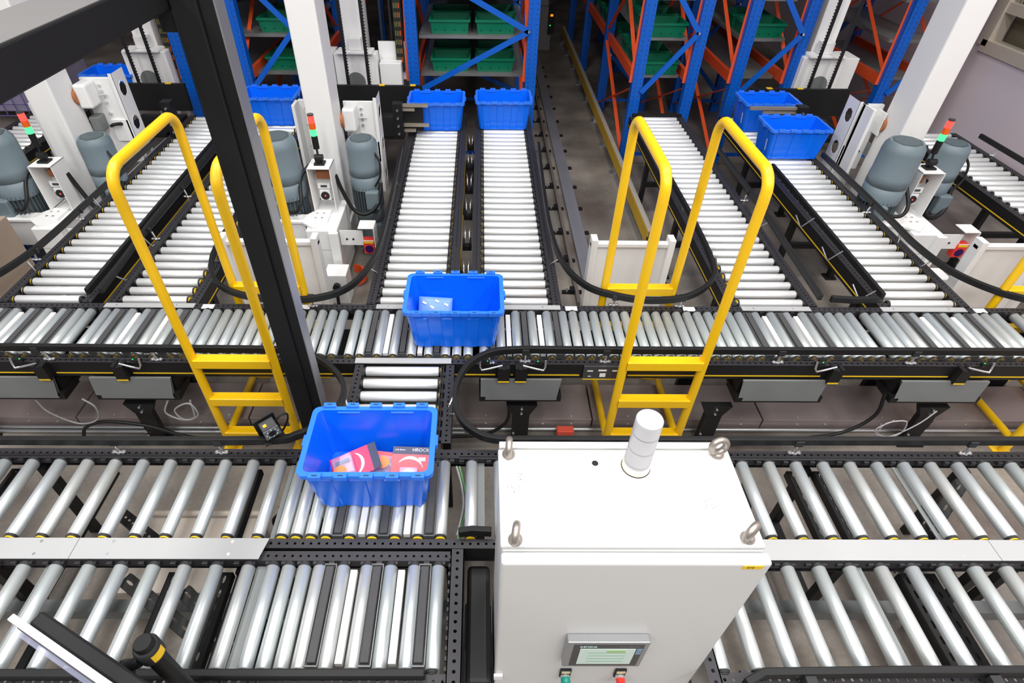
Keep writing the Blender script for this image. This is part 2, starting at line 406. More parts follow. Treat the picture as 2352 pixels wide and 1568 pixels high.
# legs of the main conveyor with gusset head and bolts
for x in (-3.4, -2.21, .28, 1.56, 2.99, 3.95):
    b = MB(); b.box(x-.055, x+.055, 2.50, 2.54, 0, .36)
    b.prism([(x-.10, .37), (x+.10, .37), (x+.055, .28), (x-.055, .28)], 'y', 2.497, 2.54)
    b.box(x-.09, x+.09, 2.46, 2.545, 0, .012); lg = b.build('leg', BLACK, mc)
    b = MB()
    for dz in (.335, .29): b.lathe([(.010, 0), (.010, .004), (.006, .008)], 8, (0, 0, 0))
    for dx, dz in ((0, .345), (0, .30), (-.045, .10), (-.045, .06)):
        b.cyl((x+dx, 2.497, dz), (x+dx, 2.487, dz), .008, 8)
    b.v = b.v; b.build('bolts', CHROME, lg)
    b = MB(); b.box(x-.055, x+.055, 3.02, 3.06, 0, .62); b.build('leg', BLACK, mc)
# grey control boxes hanging below
for x0, x1 in ((-3.05, -2.62), (-2.40, -1.90), (.01, .51), (1.64, 2.17), (2.63, 3.18)):
    t = MB(); t.box(x0-.01, x1+.01, 2.462, 2.62, .452, .50); t.box(x0, x1, 2.50, 2.66, .46, .60)
    bx = t.build('control_box', BLACK, mc)
    t = MB(); t.add([(x0, 2.475, .632), (x1, 2.475, .632), (x1-.02, 2.455, .50), (x1-.02, 2.452, .475), (x0+.03, 2.452, .475), (x0+.03, 2.455, .50), (x0, 2.455, .50),
                     (x0, 2.49, .632), (x1, 2.49, .632), (x1-.02, 2.47, .475), (x0+.03, 2.47, .475)],
                    [(0, 6, 5, 4, 3, 2, 1), (0, 1, 8, 7), (4, 10, 9, 3), (7, 8, 9, 10)])
    t.build('box_lid', GREYP, bx)
# sensor brackets with yellow tick, bent rod and small photo-eye
def sensor(par, x, y, z, sg, rod=True, led=GLED):
    b = MB(); b.box(x-.035, x+.035, y-.045, y, z-.11, z); b.box(x-.035, x-.012, y-.045, y+.02, z, z+.008); b.box(x+.012, x+.035, y-.045, y+.02, z, z+.008)
    h = b.build('sensor_bracket', BLACK, par)
    MB().box(x-.034, x+.034, y-.047, y-.045, z-.108, z-.098).build('yellow_tick', YLINE, h)
    if rod:
        MB().tube([(x+sg*.01, y-.02, z+.012), (x+sg*.09, y-.035, z+.0), (x+sg*.135, y-.04, z-.008), (x+sg*.145, y-.03, z+.01), (x+sg*.145, y-.02, z+.055)], .0065, 8).build('bent_rod', CHROME, h)
        e = MB().cbox((x+sg*.115, y-.01, z+.03), (.06, .022, .022)).build('photo_eye', BLACK, h)
        MB().cbox((x+sg*.10, y-.012, z+.042), (.006, .006, .003)).build('indicator', led, h)
for x, sg in ((-2.655, -1), (-2.18, 1), (.150, -1), (.255, 1), (2.185, -1), (2.97, 1)): sensor(mc, x, 2.503, .735, sg)
# black plate with print on the main frame
p = MB().box(.64, .90, 2.488, 2.503, .624, .735).build('nameplate', BEZEL, mc)
for x, z, wd, h in ((.68, .70, .035, .008), (.755, .705, .05, .012), (.76, .665, .036, .03), (.83, .702, .03, .010), (.68, .655, .02, .004)):
    MB().box(x-wd/2, x+wd/2, 2.4865, 2.488, z-h/2, z+h/2).build('print_mark', PAPER, p)
MB().box(.64, .90, 2.4865, 2.488, .626, .633).build('yellow_stripe', YLINE, p)
# cover plates between feeders and main line, white paper tags
for x0, x1 in ((-2.535, -1.93), (-.70, -.20), (-.04, .55), (1.79, 2.26), (2.75, 3.33)):
    q = MB().box(x0, x1, 3.032, 3.078, .742, .7475).build('cover_plate', PLATE, mc)
    for xx in (x0+.08, x1-.12): MB().cyl((xx, 3.055, .7475), (xx, 3.055, .749), .006, 8).build('screw', CHROME, q)
for x in (-1.84, -1.19, .625, 1.43, 3.43): MB().box(x-.04, x+.04, 3.03, 3.075, .7385, .7415).build('paper_tag', PAPER, mc)

# link conveyor between main line and front rows
lk = thing('link_conveyor', 'short roller conveyor joining main line to the front tote', 'conveyor', (0, 0, 0))
for y in (2.455, 2.352, 2.25, 2.15, 2.05, 1.95): link('roller', RM_FEED, lk, (-.462, y, RT-RR), (0, 0, 0))
rail(lk, 'y', -1, 1.90, 2.495, -.70, stripe=False, wd=.05); rail(lk, 'y', 1, 1.90, 2.495, -.20, stripe=False, wd=.05)
teeth(lk, 'y', 1.92, 2.48, -.232, -.20); obelts(lk, 'y', 1.92, 2.48, -.226, dy=.012); teeth(lk, 'y', 1.92, 2.48, -.70, -.688)
MB().box(-.755, -.17, 2.50, 2.545, .742, .748).build('cover_plate', PLATE, lk)
for x in (-.72, -.18): MB().box(x-.02, x+.02, 1.98, 2.02, 0, .63).build('leg', BLACK, lk)
MB().box(-.74, -.16, 2.02, 2.46, .615, .622).build('bottom_pan', BLACK, lk)

# ------------- front rows
up_x = [-2.85+.1415*i for i in range(5)] + [-2.145, -2.004, -1.862, -1.720, -1.579, -1.439, -1.298, -1.157, -1.016, -.905, -.838, -.771, -.701, -.593, -.489, -.384, -.279, -.175, -.036]
up_x += [.105, .245, .385, .525, .665, .805, .945, 1.085, 1.222] + [1.361+.1402*i for i in range(11)]
ur = thing('front_roller_conveyor', 'wide spaced roller conveyor carrying the front blue tote, running behind the cabinet', 'conveyor', (0, 0, 0))
for x in up_x: link('roller', RM_ROW, ur, (x, 1.578, RT-RR), (0, 0, -pi/2))
for x in (-.647, -.437, -.227): transfer_belt(ur, x, 1.375, 1.765)
for x in (-.540, -.331): lift_bar(ur, x, 1.375, 1.765)
rail(ur, 'x', 1, -3.2, 3.2, 1.803, stripe=False, wd=.055); rail(ur, 'x', -1, -3.2, 3.2, 1.350, stripe=False, wd=.045, holes=.036)
teeth(ur, 'x', -3.2, -.75, 1.784, 1.806); teeth(ur, 'x', -.1, 3.2, 1.784, 1.806); obelts(ur, 'x', -3.2, -.95, 1.797, dy=.016); obelts(ur, 'x', -.1, 3.2, 1.797, dy=.016)
teeth(ur, 'x', -.92, -.12, 1.784, 1.806)
lo = thing('front_roller_conveyor', 'roller conveyor nearest the camera, left of the cabinet, with three grey belts', 'conveyor', (0, 0, 0))
lo_x = [-2.56+.1405*i for i in range(4)] + [-1.998, -1.857, -1.713, -1.572, -1.431, -1.294, -1.154, -1.013, -.905, -.835, -.766, -.697, -.594, -.489, -.385, -.280, -.176]
for x in lo_x: link('roller', RM_LOW, lo, (x, 1.015, RT-RR), (0, 0, pi/2))
for x in (-.647, -.441, -.232): transfer_belt(lo, x, .825, 1.215)
for x in (-.543, -.335): lift_bar(lo, x, .825, 1.205)
rail(lo, 'x', 1, -2.9, -.125, 1.245, stripe=False, wd=.045, holes=.036); rail(lo, 'x', -1, -2.9, -.115, .788, stripe=False, wd=.05)
teeth(lo, 'x', -2.9, -.12, 1.231, 1.247); teeth(lo, 'x', -2.9, -.12, .788, .806)
b = MB(); b.perf((-.062, .74, .742), (0, 1, 0), (-1, 0, 0), .56, .06, .036, 1, .0075, .0075); b.box(-.067, -.062, .74, 1.30, .62, .742); b.box(-.122, -.118, .74, 1.30, .70, .742)
for i in range(14): b.box(-.130, -.118, .76+i*.038, .775+i*.038, .725, .742)
b.build('end_rail', RAILM, lo)
lr = thing('front_roller_conveyor', 'roller conveyor nearest the camera, right of the cabinet', 'conveyor', (0, 0, 0))
for x in [.955+.1395*i for i in range(13)]: link('roller', RM_LOW, lr, (x, 1.015, RT-RR), (0, 0, pi/2))
rail(lr, 'x', 1, .895, 3.0, 1.24, stripe=False, wd=.04); rail(lr, 'x', -1, .93, 3.0, .795, stripe=False, wd=.05)
teeth(lr, 'x', .9, 3.0, 1.231, 1.247); teeth(lr, 'x', .95, 3.0, .788, .806)
b = MB(); b.perf((.935, .70, .742), (0, 1, 0), (-1, 0, 0), .56, .05, .04, 1, .0075, .0075); b.box(.93, .935, .70, 1.26, .62, .742); b.build('end_rail', RAILM, lr)
# cover plates spanning the two rows
for par, x0, x1 in ((ur, -3.2, -1.803), (ur, -1.80, -.947), (ur, .90, 2.33), (ur, 2.333, 3.2)):
    b = MB(); d = .022
    b.add([(x0, 1.243, .752), (x1 - (d if x1 in (-.947,) else 0), 1.243, .752), (x1, 1.342, .752), (x0, 1.342, .752), (x0, 1.243, .757), (x1 - (d if x1 in (-.947,) else 0), 1.243, .757), (x1, 1.342, .757), (x0, 1.342, .757)],
          [(0, 3, 2, 1), (4, 5, 6, 7), (0, 1, 5, 4), (2, 3, 7, 6), (0, 4, 7, 3), (1, 2, 6, 5)])
    q = b.build('cover_plate', PLATE, par)
    for xx in (x0+.16, x1-.16):
        for yy in (1.265, 1.325): MB().cyl((xx, yy, .757), (xx, yy, .7583), .007, 10).build('screw', CHROME, q)
# under-structure of the front rows: slotted struts, diagonal braces, sheet strips, legs
def strut(par, p, q, wd=.05, name='strut', m_=BLACK):
    p = Vector(p); q = Vector(q); d = (q-p); L = d.length; d.normalize()
    a = d.cross(Vector((0, 0, 1))).normalized(); b = MB()
    n = d.cross(a)
    if n.z < 0: a = -a
    b.perf(p - a*wd/2, d, a, L, wd, .06, 1, .019, .0065, wall=.003)
    for sg in (-1, 1): b.bar(p + a*(sg*wd/2) - Vector((0, 0, .02)), q + a*(sg*wd/2) - Vector((0, 0, .02)), .004, .04)
    return b.build(name, m_, par)
for par, y0, y1, xs in ((ur, 1.35, 1.80, (-2.42, -1.93, -1.17, 1.66, 1.80)), (lo, .79, 1.24, (-2.3, -1.37, -1.14, -1.06)), (lr, .79, 1.24, (1.95, 2.06))):
    for x in xs: strut(par, (x, y0, .64), (x, y1, .64), .055)
for par, p, q in ((ur, (-2.0, 1.75, .30), (-1.55, 1.42, .55)), (ur, (1.42, 1.75, .60), (1.35, 1.40, .25)), (ur, (2.55, 1.75, .62), (2.2, 1.40, .30)),
                  (lo, (-1.35, 1.20, .55), (-1.0, .95, .30)), (lo, (-1.6, 1.22, .62), (-1.2, 1.0, .38))):
    strut(par, p, q, .06, 'brace')
for par, xs, y0, y1 in ((ur, (-2.3, -.95, 1.75, 2.6), 1.34, 1.82), (lo, (-2.2, -1.08, -.12), .78, 1.26), (lr, (1.0, 2.3), .78, 1.25)):
    for x in xs:
        for y in (y0, y1): MB().box(x-.025, x+.025, y-.02, y+.02, 0, .63).build('leg', BLACK, par)
        MB().box(x-.02, x+.02, y0, y1, .10, .14).build('cross_member', BLACK, par)
for par, x, wd, y0, y1 in ((ur, -.955, .02, 1.36, 1.78), (ur, -1.75, .02, 1.36, 1.78), (ur, 2.16, .022, 1.36, 1.78), (lo, -.958, .05, .80, 1.235), (lo, -1.9, .03, .80, 1.235), (lr, 1.68, .075, .80, 1.235), (lr, 2.1, .018, .80, 1.235)):
    MB().box(x-wd/2, x+wd/2, y0, y1, .70, .705).build('guard_strip', GREYP, par)
MB().box(-2.9, -.15, 1.19, 1.25, .26, .34).build('stretcher', GREYP, lo); MB().box(.95, 3.0, 1.19, 1.25, .26, .34).build('stretcher', GREYP, lr)
MB().box(-.05, .055, .80, 1.30, .18, .60).build('drive_unit', BLACK, lo, bevel=.02); MB().cyl((0, .95, .50), (0, 1.15, .50), .06, 16).build('gear_motor', BEZEL, lo)
# gearmotor hint and green earth wires at the row end near the cabinet
MB().tube(crom([(-.10, 1.78, .70), (-.075, 1.70, .66), (-.06, 1.60, .62), (-.085, 1.45, .66), (-.10, 1.34, .70)]), .006, 8).build('earth_cable', mat('green cable', (96, 150, 92), .5, 0, .1, 9), ur)
MB().tube(crom([(-.115, 1.78, .70), (-.085, 1.68, .67), (-.075, 1.58, .64), (-.10, 1.40, .68)]), .006, 8).build('grey_cable', mat('grey cable', (150, 150, 150), .5, 0, .1, 9), ur)
MB().box(-.02, .03, 1.40, 1.80, .55, .70).build('drive_cover', GREYP, ur)

# ---------------------------------------------------------------- guide rails
GP = [(-.014, -.023), (.014, -.023), (.014, .023), (-.014, .023)]
def wing(par, x, y, z=.742, rz=0):
    """zinc wing foot that clamps a guide post to a conveyor rail"""
    b = MB(); b.lathe([(.014, 0), (.014, .006), (.006, .010), (.006, .02)], 10)
    for sg in (-1, 1): b.lathe([(.011, 0), (.015, .004), (.008, .012)], 8, (sg*.024, 0, 0))
    b.box(-.03, .03, -.008, .008, 0, .006)
    return link('wing_foot', b.mesh('wing_foot', CHROME), par, (x, y, z), (0, 0, rz))
def guide(label, pts, z=.83, straight=False, holders=(), end_taper=True, n=8, rods=()):
    P = [(x, y, z) for x, y in pts]
    t = thing('guide_rail', label, 'guide rail', (0, 0, 0), 'black guide rails along the conveyors')
    path = [Vector(p) for p in P] if straight else crom(P, n)
    MB().sweep(path, GP).build('rail', BLACK, t, bevel=.004)
    for hx, hy, ox, oy in holders:
        b = MB(); b.box(hx-.022, hx+.022, min(hy, hy+oy)-.008, max(hy, hy+oy)+.008, z-.03, z+.012)
        b.build('holder_block', DARK, t, bevel=.004)
        MB().cyl((hx+ox, hy+oy, .745), (hx+ox*.6, hy+oy*.8, z-.02), .0075, 8).build('holder_pin', CHROME, t)
        wing(t, hx+ox, hy+oy)
    for p, q, r in rods: MB().tube([p, q, r], .006, 8).build('bent_rod', CHROME, t)
    return t
guide('black guide rail curving from the main line left around the gantry post', [(-3.9, 2.536), (-2.87, 2.536), (-1.9, 2.53), (-1.25, 2.525), (-1.06, 2.503), (-.907, 2.417), (-.789, 2.289), (-.748, 2.164), (-.77, 2.037), (-.842, 1.937), (-.93, 1.878), (-1.08, 1.843), (-1.77, 1.835), (-2.43, 1.835), (-3.2, 1.835)],
      holders=[(-2.66, 2.53, .05, -.005), (-2.0, 2.53, .04, -.005), (-1.60, 2.53, 0, -.005), (-1.86, 1.84, .0, -.01), (-1.33, 1.84, 0, -.01)],
      rods=[((-.75, 2.18, .80), (-.72, 2.10, .73), (-.73, 2.05, .72)), ((-.79, 2.03, .80), (-.73, 2.06, .73), (-.72, 2.08, .72))])
guide('black guide rail curving from the main line right and behind the white cabinet', [(4.0, 2.54), (2.5, 2.538), (1.2, 2.535), (.52, 2.535), (.25, 2.535), (.08, 2.51), (-.05, 2.42), (-.117, 2.28), (-.134, 2.15), (-.105, 2.01), (-.034, 1.912), (.09, 1.855), (.4, 1.85), (1.34, 1.85), (2.2, 1.853), (3.2, 1.857)],
      holders=[(.06, 2.52, 0, -.01), (.28, 2.53, 0, -.005), (.77, 2.53, 0, -.005), (1.83, 2.53, 0, -.005), (2.65, 2.53, 0, -.005), (1.65, 1.85, 0, -.01), (2.55, 1.85, 0, -.01)],
      rods=[((-.12, 2.26, .80), (-.17, 2.17, .73), (-.165, 2.05, .72)), ((-.12, 2.05, .80), (-.16, 2.10, .74), (-.165, 2.13, .72))])
guide('straight black guide rail left of the ladder, along the left feeder', [(-3.25, 5.6), (-3.262, 4.85), (-3.27, 4.3), (-3.27, 3.87), (-3.30, 3.5), (-3.40, 3.2), (-3.62, 3.02)],
      holders=[(-3.27, 4.2, -.03, 0), (-3.28, 3.6, -.03, 0)], rods=[((-3.25, 3.45, .83), (-3.23, 3.45, .72), (-3.22, 3.5, .72)), ((-3.26, 4.4, .83), (-3.23, 4.4, .72), (-3.22, 4.45, .72))])
guide('black guide rail looping in a U below the centre crane', [(-1.965, 4.9), (-1.965, 4.2), (-1.965, 3.7), (-1.925, 3.435), (-1.822, 3.222), (-1.64, 3.085), (-1.387, 3.02), (-1.102, 3.03), (-.896, 3.156), (-.785, 3.447), (-.752, 3.804), (-.755, 4.474), (-.777, 5.469)],
      holders=[(-1.13, 3.03, 0, .03)], rods=[((-.80, 3.42, .81), (-.75, 3.47, .73), (-.745, 3.62, .72)), ((-.77, 4.2, .82), (-.74, 4.25, .73), (-.735, 4.35, .72)), ((-.77, 4.8, .82), (-.74, 4.85, .73), (-.735, 4.95, .72)), ((-1.93, 3.5, .81), (-1.96, 3.62, .73), (-1.965, 3.7, .72))])
guide('black guide rail looping in a U behind the right ladder', [(.585, 5.6), (.56, 4.739), (.555, 3.983), (.60, 3.491), (.731, 3.197), (.933, 3.075), (1.157, 3.03), (1.404, 3.075), (1.60, 3.231), (1.69, 3.44), (1.725, 4.0), (1.725, 4.9), (1.725, 5.9)],
      holders=[(.92, 3.07, 0, .02), (1.37, 3.06, 0, .02)], rods=[((.585, 3.55, .81), (.535, 3.6, .73), (.53, 3.75, .72)), ((1.70, 3.5, .81), (1.74, 3.55, .73), (1.745, 3.7, .72)), ((1.73, 4.4, .82), (1.745, 4.4, .73), (1.745, 4.5, .72))])
guide('straight black guide rail on the right side of the feeder behind the right ladder', [(2.364, 5.5), (2.364, 4.52), (2.338, 3.78), (2.305, 3.07)], holders=[(2.36, 4.6, -.02, 0)], rods=[((2.35, 4.1, .82), (2.32, 4.15, .74), (2.30, 4.3, .72))])
guide('black guide rail sweeping right from the right crane towards the picture edge', [(3.36, 5.4), (3.355, 4.656), (3.345, 4.088), (3.335, 3.75), (3.385, 3.42), (3.52, 3.199), (3.72, 3.06), (4.05, 3.0)],
      holders=[(3.35, 4.4, -.02, 0)], rods=[((3.345, 3.95, .82), (3.33, 3.9, .74), (3.33, 4.0, .72)), ((3.35, 3.55, .82), (3.33, 3.58, .74), (3.33, 3.7, .72))])
guide('thick black guide rail between the two left feeders', [(-2.62, 5.5), (-2.60, 4.0), (-2.55, 3.10)], straight=True, holders=[(-2.60, 4.6, .03, 0), (-2.58, 3.9, .03, 0)], rods=[((-2.58, 3.8, .82), (-2.54, 3.8, .74), (-2.52, 3.9, .72)), ((-2.57, 3.3, .82), (-2.54, 3.35, .74), (-2.52, 3.4, .72))])
guide('thin black guide rail on the right edge of the left feeder', [(-2.70, 5.9), (-2.69, 4.5), (-2.67, 3.13)], z=.80, straight=True)
guide('black guide rail on the left edge of the feeder with the two totes', [(2.80, 5.2), (2.79, 4.2), (2.775, 3.13)], z=.80, straight=True, rods=[((2.77, 3.2, .80), (2.70, 3.22, .70), (2.70, 3.35, .74)), ((2.77, 3.7, .80), (2.70, 3.72, .70), (2.70, 3.85, .74)), ((2.77, 4.2, .80), (2.70, 4.22, .70), (2.70, 4.35, .74))])
guide('short leaf shaped black guide rail between the two right feeders', [(2.40, 3.10), (2.55, 3.085), (2.72, 3.095)], z=.80, straight=True)
guide('black guide rail at the bottom edge left of the cabinet', [(-2.9, .775), (-1.5, .775), (-.2, .778)], z=.77, straight=True)
guide('black guide rail at the bottom edge right of the cabinet', [(1.0, .74), (1.08, .775), (1.6, .782), (3.0, .785)], z=.79, straight=True, holders=[(1.25, .76, 0, -.02), (1.95, .76, 0, -.02)])
guide('short curved black guide stub left of the cabinet beside the front tote', [(-.09, 1.362), (-.03, 1.372), (.06, 1.366)], z=.775, straight=True)

guide('thick black guide rail by the pinkish wall at the right edge', [(5.25, 5.9), (5.26, 5.2), (5.27, 4.4)], straight=True, holders=[(5.26, 5.6, -.03, 0), (5.26, 4.9, -.03, 0)])
for k in range(6):
    y = .45 + k*.5
    b = MB(); b.box(.543, .617, y, y+.06, .56, .60); b.box(.545, .56, y-.02, y+.08, .60, .64); b.box(.60, .615, y-.02, y+.08, .60, .64)
    gb = b.build('gap_bracket', BLACK, FEED['C1'])
    for sx in (.562, .598): MB().tube([(sx, y+.10, .60), (sx, y+.13, .66), (.58+(sx-.58)*1.5, y+.22, .66), (sx, y+.25, .58)], .006, 8).build('bent_rod', CHROME, gb)
# ---------------------------------------------------------------- ladders
PR = .0265
def ladder(x0, x1, label):
    t = thing('step_over_ladder', label, 'ladder', ((x0+x1)/2, 2.8, 0), 'yellow step-over ladders')
    cx = (x0+x1)/2; y0, y1, zt = 2.425, 3.155, 2.005
    for x in (x0-cx, x1-cx):
        pts = [(x, y0-2.8, .0), (x, y0-2.8, .6), (x, y0-2.8, 1.2), (x, y0-2.8, zt-.13)]
        for k in range(1, 7):
            a = k/6*pi/2; pts.append((x, y0-2.8+.10*(1-cos(a)), zt-.10+.10*sin(a)-.0))
        for k in range(0, 7):
            a = k/6*pi/2; pts.append((x, y1-2.8-.10+.10*sin(a), zt-.10+.10*cos(a)))
        pts += [(x, y1-2.8, zt-.13), (x, y1-2.8, 1.0), (x, y1-2.8, 0)]
        MB().tube(pts, PR, 16).build('handrail', YEL, t)
    w2 = (x1-x0)/2-.012
    for y, sg in ((y0-2.8, -1), (y1-2.8, 1)):
        for z in (.855, .53, .205):
            b = MB(); b.box(-w2, w2, y-.028, y+.028, z-.006, z); b.box(-w2, w2, y-.032, y-.028, z-.06, z); b.box(-w2, w2, y+.028, y+.032, z-.06, z)
            s = b.build('step', YEL, t, bevel=.004)
            c = MB()
            for i in range(22):
                for j in range(3):
                    px = -w2+.02+i*(2*w2-.04)/21; py = y-.018+j*.018; d = .008 if (i+j) % 2 else -.008
                    c.bar((px-.005, py-d*.6, z), (px+.005, py+d*.6, z), .003, .002)
            c.build('tread_pattern', YEL, s)['kind'] = 'stuff'
    for x in (x0-cx, x1-cx):
        MB().tube([(x, y0-2.8, .13), (x, y1-2.8, .13)], PR*.9, 12).build('tie_bar', YEL, t)
        for y in (y0-2.8, y1-2.8):
            b = MB(); b.box(x-.06, x+.06, y-.05, y+.05, 0, .008); b.build('foot_plate', YEL, t)
    return t
ladder(-1.675, -1.205, 'yellow step-over ladder crossing the main conveyor, left of the black post')
ladder(.855, 1.325, 'yellow step-over ladder crossing the main conveyor behind the white cabinet')
ladder(3.60, 4.07, 'yellow step-over ladder cut off by the right picture edge')

# ---------------------------------------------------------------- black gantry
g = thing('gantry_frame', 'large black steel post with overhead beam at the upper left', 'gantry', (-.94, 2.15, 0))
PX0, PX1, PY0, PY1 = -.055, .055, -.06, .06
gx, gy = -.975, 2.17
b = MB(); b.box(-.045, .045, -.05, .05, 0, 2.98); b.build('post', BLACK, g, bevel=.006)
g.location = (-.972, 2.17, 0)
b = MB(); b.box(.045, .095, -.035, .045, 0, 2.98); b.build('side_channel', BLACK, g, bevel=.003)
MB().box(.095, .101, -.035, .045, 0, 2.98).build('steel_edge', ALU, g)
MB().box(-.1, .15, -.12, .12, 0, .012).build('base_plate', BLACK, g)
b = MB(); b.box(-.24, -.048, -2.6, .05, 2.708, 2.806); b.build('overhead_beam', BLACK, g, bevel=.006)
MB().box(-.235, -.052, -2.6, .05, 2.806, 2.808).build('beam_top_light', mat('painted beam top light', (112, 110, 110), .6, .1, .1, 4), g)  # grey sheet paints the light falling on the black beam's top face
MB().box(-.10, -.045, -.04, .04, 2.64, 2.71).build('corner_joint', BLACK, g, bevel=.004)

# ---------------------------------------------------------------- blue totes
def tote_meshes():
    H = .30; A, B = .283, .186; a, b_ = .252, .158     # half sizes at the top and at the foot
    th = .006
    def ring(x, y, z, r=.03, n=5):
        out = []
        for cx, cy, a0 in ((x-r, y-r, 0), (-x+r, y-r, pi/2), (-x+r, -y+r, pi), (x-r, -y+r, 3*pi/2)):
            for k in range(n): t = a0 + k/(n-1)*pi/2; out.append((cx+r*cos(t), cy+r*sin(t), z))
        return out
    m = MB(); rings = [ring(a-.004, b_-.004, 0), ring(a, b_, .006), ring(A, B, H-.03), ring(A, B, H), ring(A-th, B-th, H), ring(a-th, b_-th, .012)]
    n = len(rings[0]); vs = [v for r in rings for v in r]; fs = []
    for i in range(len(rings)-1):
        for k in range(n): k2 = (k+1) % n; fs.append((i*n+k, i*n+k2, (i+1)*n+k2, (i+1)*n+k))
    fs.append(tuple(range(n))[::-1]); fs.append(tuple((len(rings)-1)*n+k for k in range(n)))
    m.add(vs, fs, 0, False)
    # raised wall panels on the long sides (tapering ribs)
    for sg in (-1, 1):
        for x0, x1 in ((-.235, -.155), (-.075, .0), (.08, .155), (.235, .262)):
            t0 = .012
            yb, yt = sg*(b_-.001), sg*(B-.001); pb, pt = sg*(b_+.007), sg*(B+.005)
            vs = [(x0*a/A, yb, .005), (x1*a/A, yb, .005), (x1, yt, H-.045), (x0, yt, H-.045), (x0*a/A+.004, pb, .006), (x1*a/A-.004, pb, .006), (x1-.004, pt, H-.05), (x0+.004, pt, H-.05)]
            m.add(vs, [(4, 5, 6, 7), (0, 1, 5, 4), (2, 3, 7, 6), (0, 4, 7, 3), (1, 2, 6, 5)])
    for sg in (-1, 1):
        for y0, y1 in ((-.09, -.03), (.03, .09)):
            vs = [(sg*(a-.001), y0, .005), (sg*(a-.001), y1, .005), (sg*(A-.001), y1, H-.045), (sg*(A-.001), y0, H-.045), (sg*(a+.006), y0, .006), (sg*(a+.006), y1, .006), (sg*(A+.005), y1, H-.05), (sg*(A+.005), y0, H-.05)]
            m.add(vs, [(4, 5, 6, 7), (0, 1, 5, 4), (2, 3, 7, 6), (0, 4, 7, 3), (1, 2, 6, 5)])
    body = m.mesh('body', BLUE)
    m = MB(); o1, i1 = ring(.302, .203, H-.022, .035), ring(A, B, H-.022, .03); o2, i2 = ring(.302, .203, H+.002, .035), ring(A-th, B-th, H+.002, .03)
    vs = o1+o2+i2+i1; fs = []
    for i, j in ((0, 1), (1, 2), (2, 3), (3, 0)):
        for k in range(n): k2 = (k+1) % n; fs.append((i*n+k, i*n+k2, j*n+k2, j*n+k))
    m.add(vs, fs); rim = m.mesh('rim', BLUE2)
    m = MB(); m.box(-.028, .028, -.014, .012, -.012, .012); m.box(-.012, .012, -.006, .0, .012, .0125, 1)
    tab = m.mesh('lid_tab', [BLUE2, NAVY])
    m = MB(); m.box(-.055, .055, -.004, .006, 0, .006); ledge = m.mesh('lid_ledge', BLUE2)
    return body, rim, tab, ledge
TB, TR, TT, TL = tote_meshes()
def tote(x, y, z, label, rz=0):
    t = thing('plastic_tote', label, 'tote', (x, y, z), 'blue plastic totes on the conveyors'); t.rotation_euler.z = rz
    link('body', TB, t); r = link('rim', TR, t)
    for sg in (-1, 1):
        for i in range(5): link('lid_tab', TT, r, (-.225+i*.1125 + (.012 if sg < 0 else 0), sg*.204, .302), (0, 0, 0 if sg < 0 else pi))
        for xx in (-.13, .13): link('lid_ledge', TL, r, (xx, sg*.176, .285), (0, 0, 0 if sg > 0 else pi))
    for sx in (-.3055, .3055): MB().cbox((sx, 0, .284), (.013, .06, .028)).build('side_lug', BLUE2, r)
    return t
t1 = tote(-.502, 1.672, RT+.001, 'large blue tote in front holding red blister packs', radians(.3))
t2 = tote(-.154, 2.805, RT+.001, 'blue tote on the main conveyor holding a pale mailer')
tote(-.468, 6.27, RT+.001, 'blue tote at the far end of the left centre feeder, gripped by crane forks')
tote(.247, 6.32, RT+.001, 'blue tote at the far end of the right centre feeder')
tote(-2.27, 6.38, RT+.001, 'blue tote behind the yellow ladder hoop, right of the black post')
ta = tote(3.10, 5.615, RT+.001, 'blue tote on the right feeder, nearer of the two')
tb = tote(3.10, 6.32, RT+.001, 'blue tote on the right feeder, farther of the two')
tote(-4.25, 7.0, RT+.03, 'blue tote on the left crane platform under the black beam')
for tt in (ta, tb):
    b = MB(); b.add([(-.2705, -.10, .17), (-.2705, -.06, .17), (-.2580, -.06, .06), (-.2580, -.10, .06)], [(0, 1, 2, 3)])
    o = MB().bar((-.2735, -.08, .18), (-.2625, -.08, .07), .04, .002, upv=(1, 0, 0)).build('paper_label', PAPER, tt)

# contents of the front tote
def blister(label, loc, rot, wd, ht, ctop, cbot, sticker, parts):
    t = thing('blister_pack', label, 'blister pack', loc, 'blister packs in the front tote'); t.rotation_euler = rot
    MB().box(-wd/2, wd/2, -ht/2, ht/2, 0, .0015).build('backing_card', cbot, t)
    MB().box(-wd/2, wd/2, ht/2-.04, ht/2, .0015, .002).build('header_print', ctop, t)
    n = 18; arc = MB(); r0 = .075
    vs = []; 
    for k in range(n+1):
        a = radians(15)+k/n*radians(130); vs += [(r0*cos(a)*.9, r0*sin(a)-.03, .0021), ((r0-.012*sin((k/n)*pi))*cos(a)*.9, (r0-.012*sin((k/n)*pi))*sin(a)-.034, .0021)]
    arc.add(vs, [(2*k, 2*k+1, 2*k+3, 2*k+2) for k in range(n)]); arc.build('swoosh_print', PAPER, t)
    return t
bz = RT+.016
p1 = blister('crimson blister pack lying tilted on the left in the front tote', (-.600, 1.685, bz+.085), (radians(12), radians(6), radians(-68)), .15, .235, NAVY, PINK, ORNG, 0)
q = MB().box(-.055, .055, -.105, -.005, .002, .034).build('clear_blister', CLEAR, p1, bevel=.006)
MB().lathe([(.033, 0), (.033, .001)], 20, (.03, -.075, .0345)).build('round_sticker', ORNG, p1)
MB().tube([(-.03, -.09, .012), (-.03, -.02, .012)], .009, 10).build('product', mat('dark product', (60, 62, 90), .3, .4, .1, 9), p1)
p2 = blister('coral blister pack with navy header on the right in the front tote', (-.338, 1.69, bz+.068), (radians(14), 0, radians(-2)), .182, .19, NAVY, CORAL, None, 0)
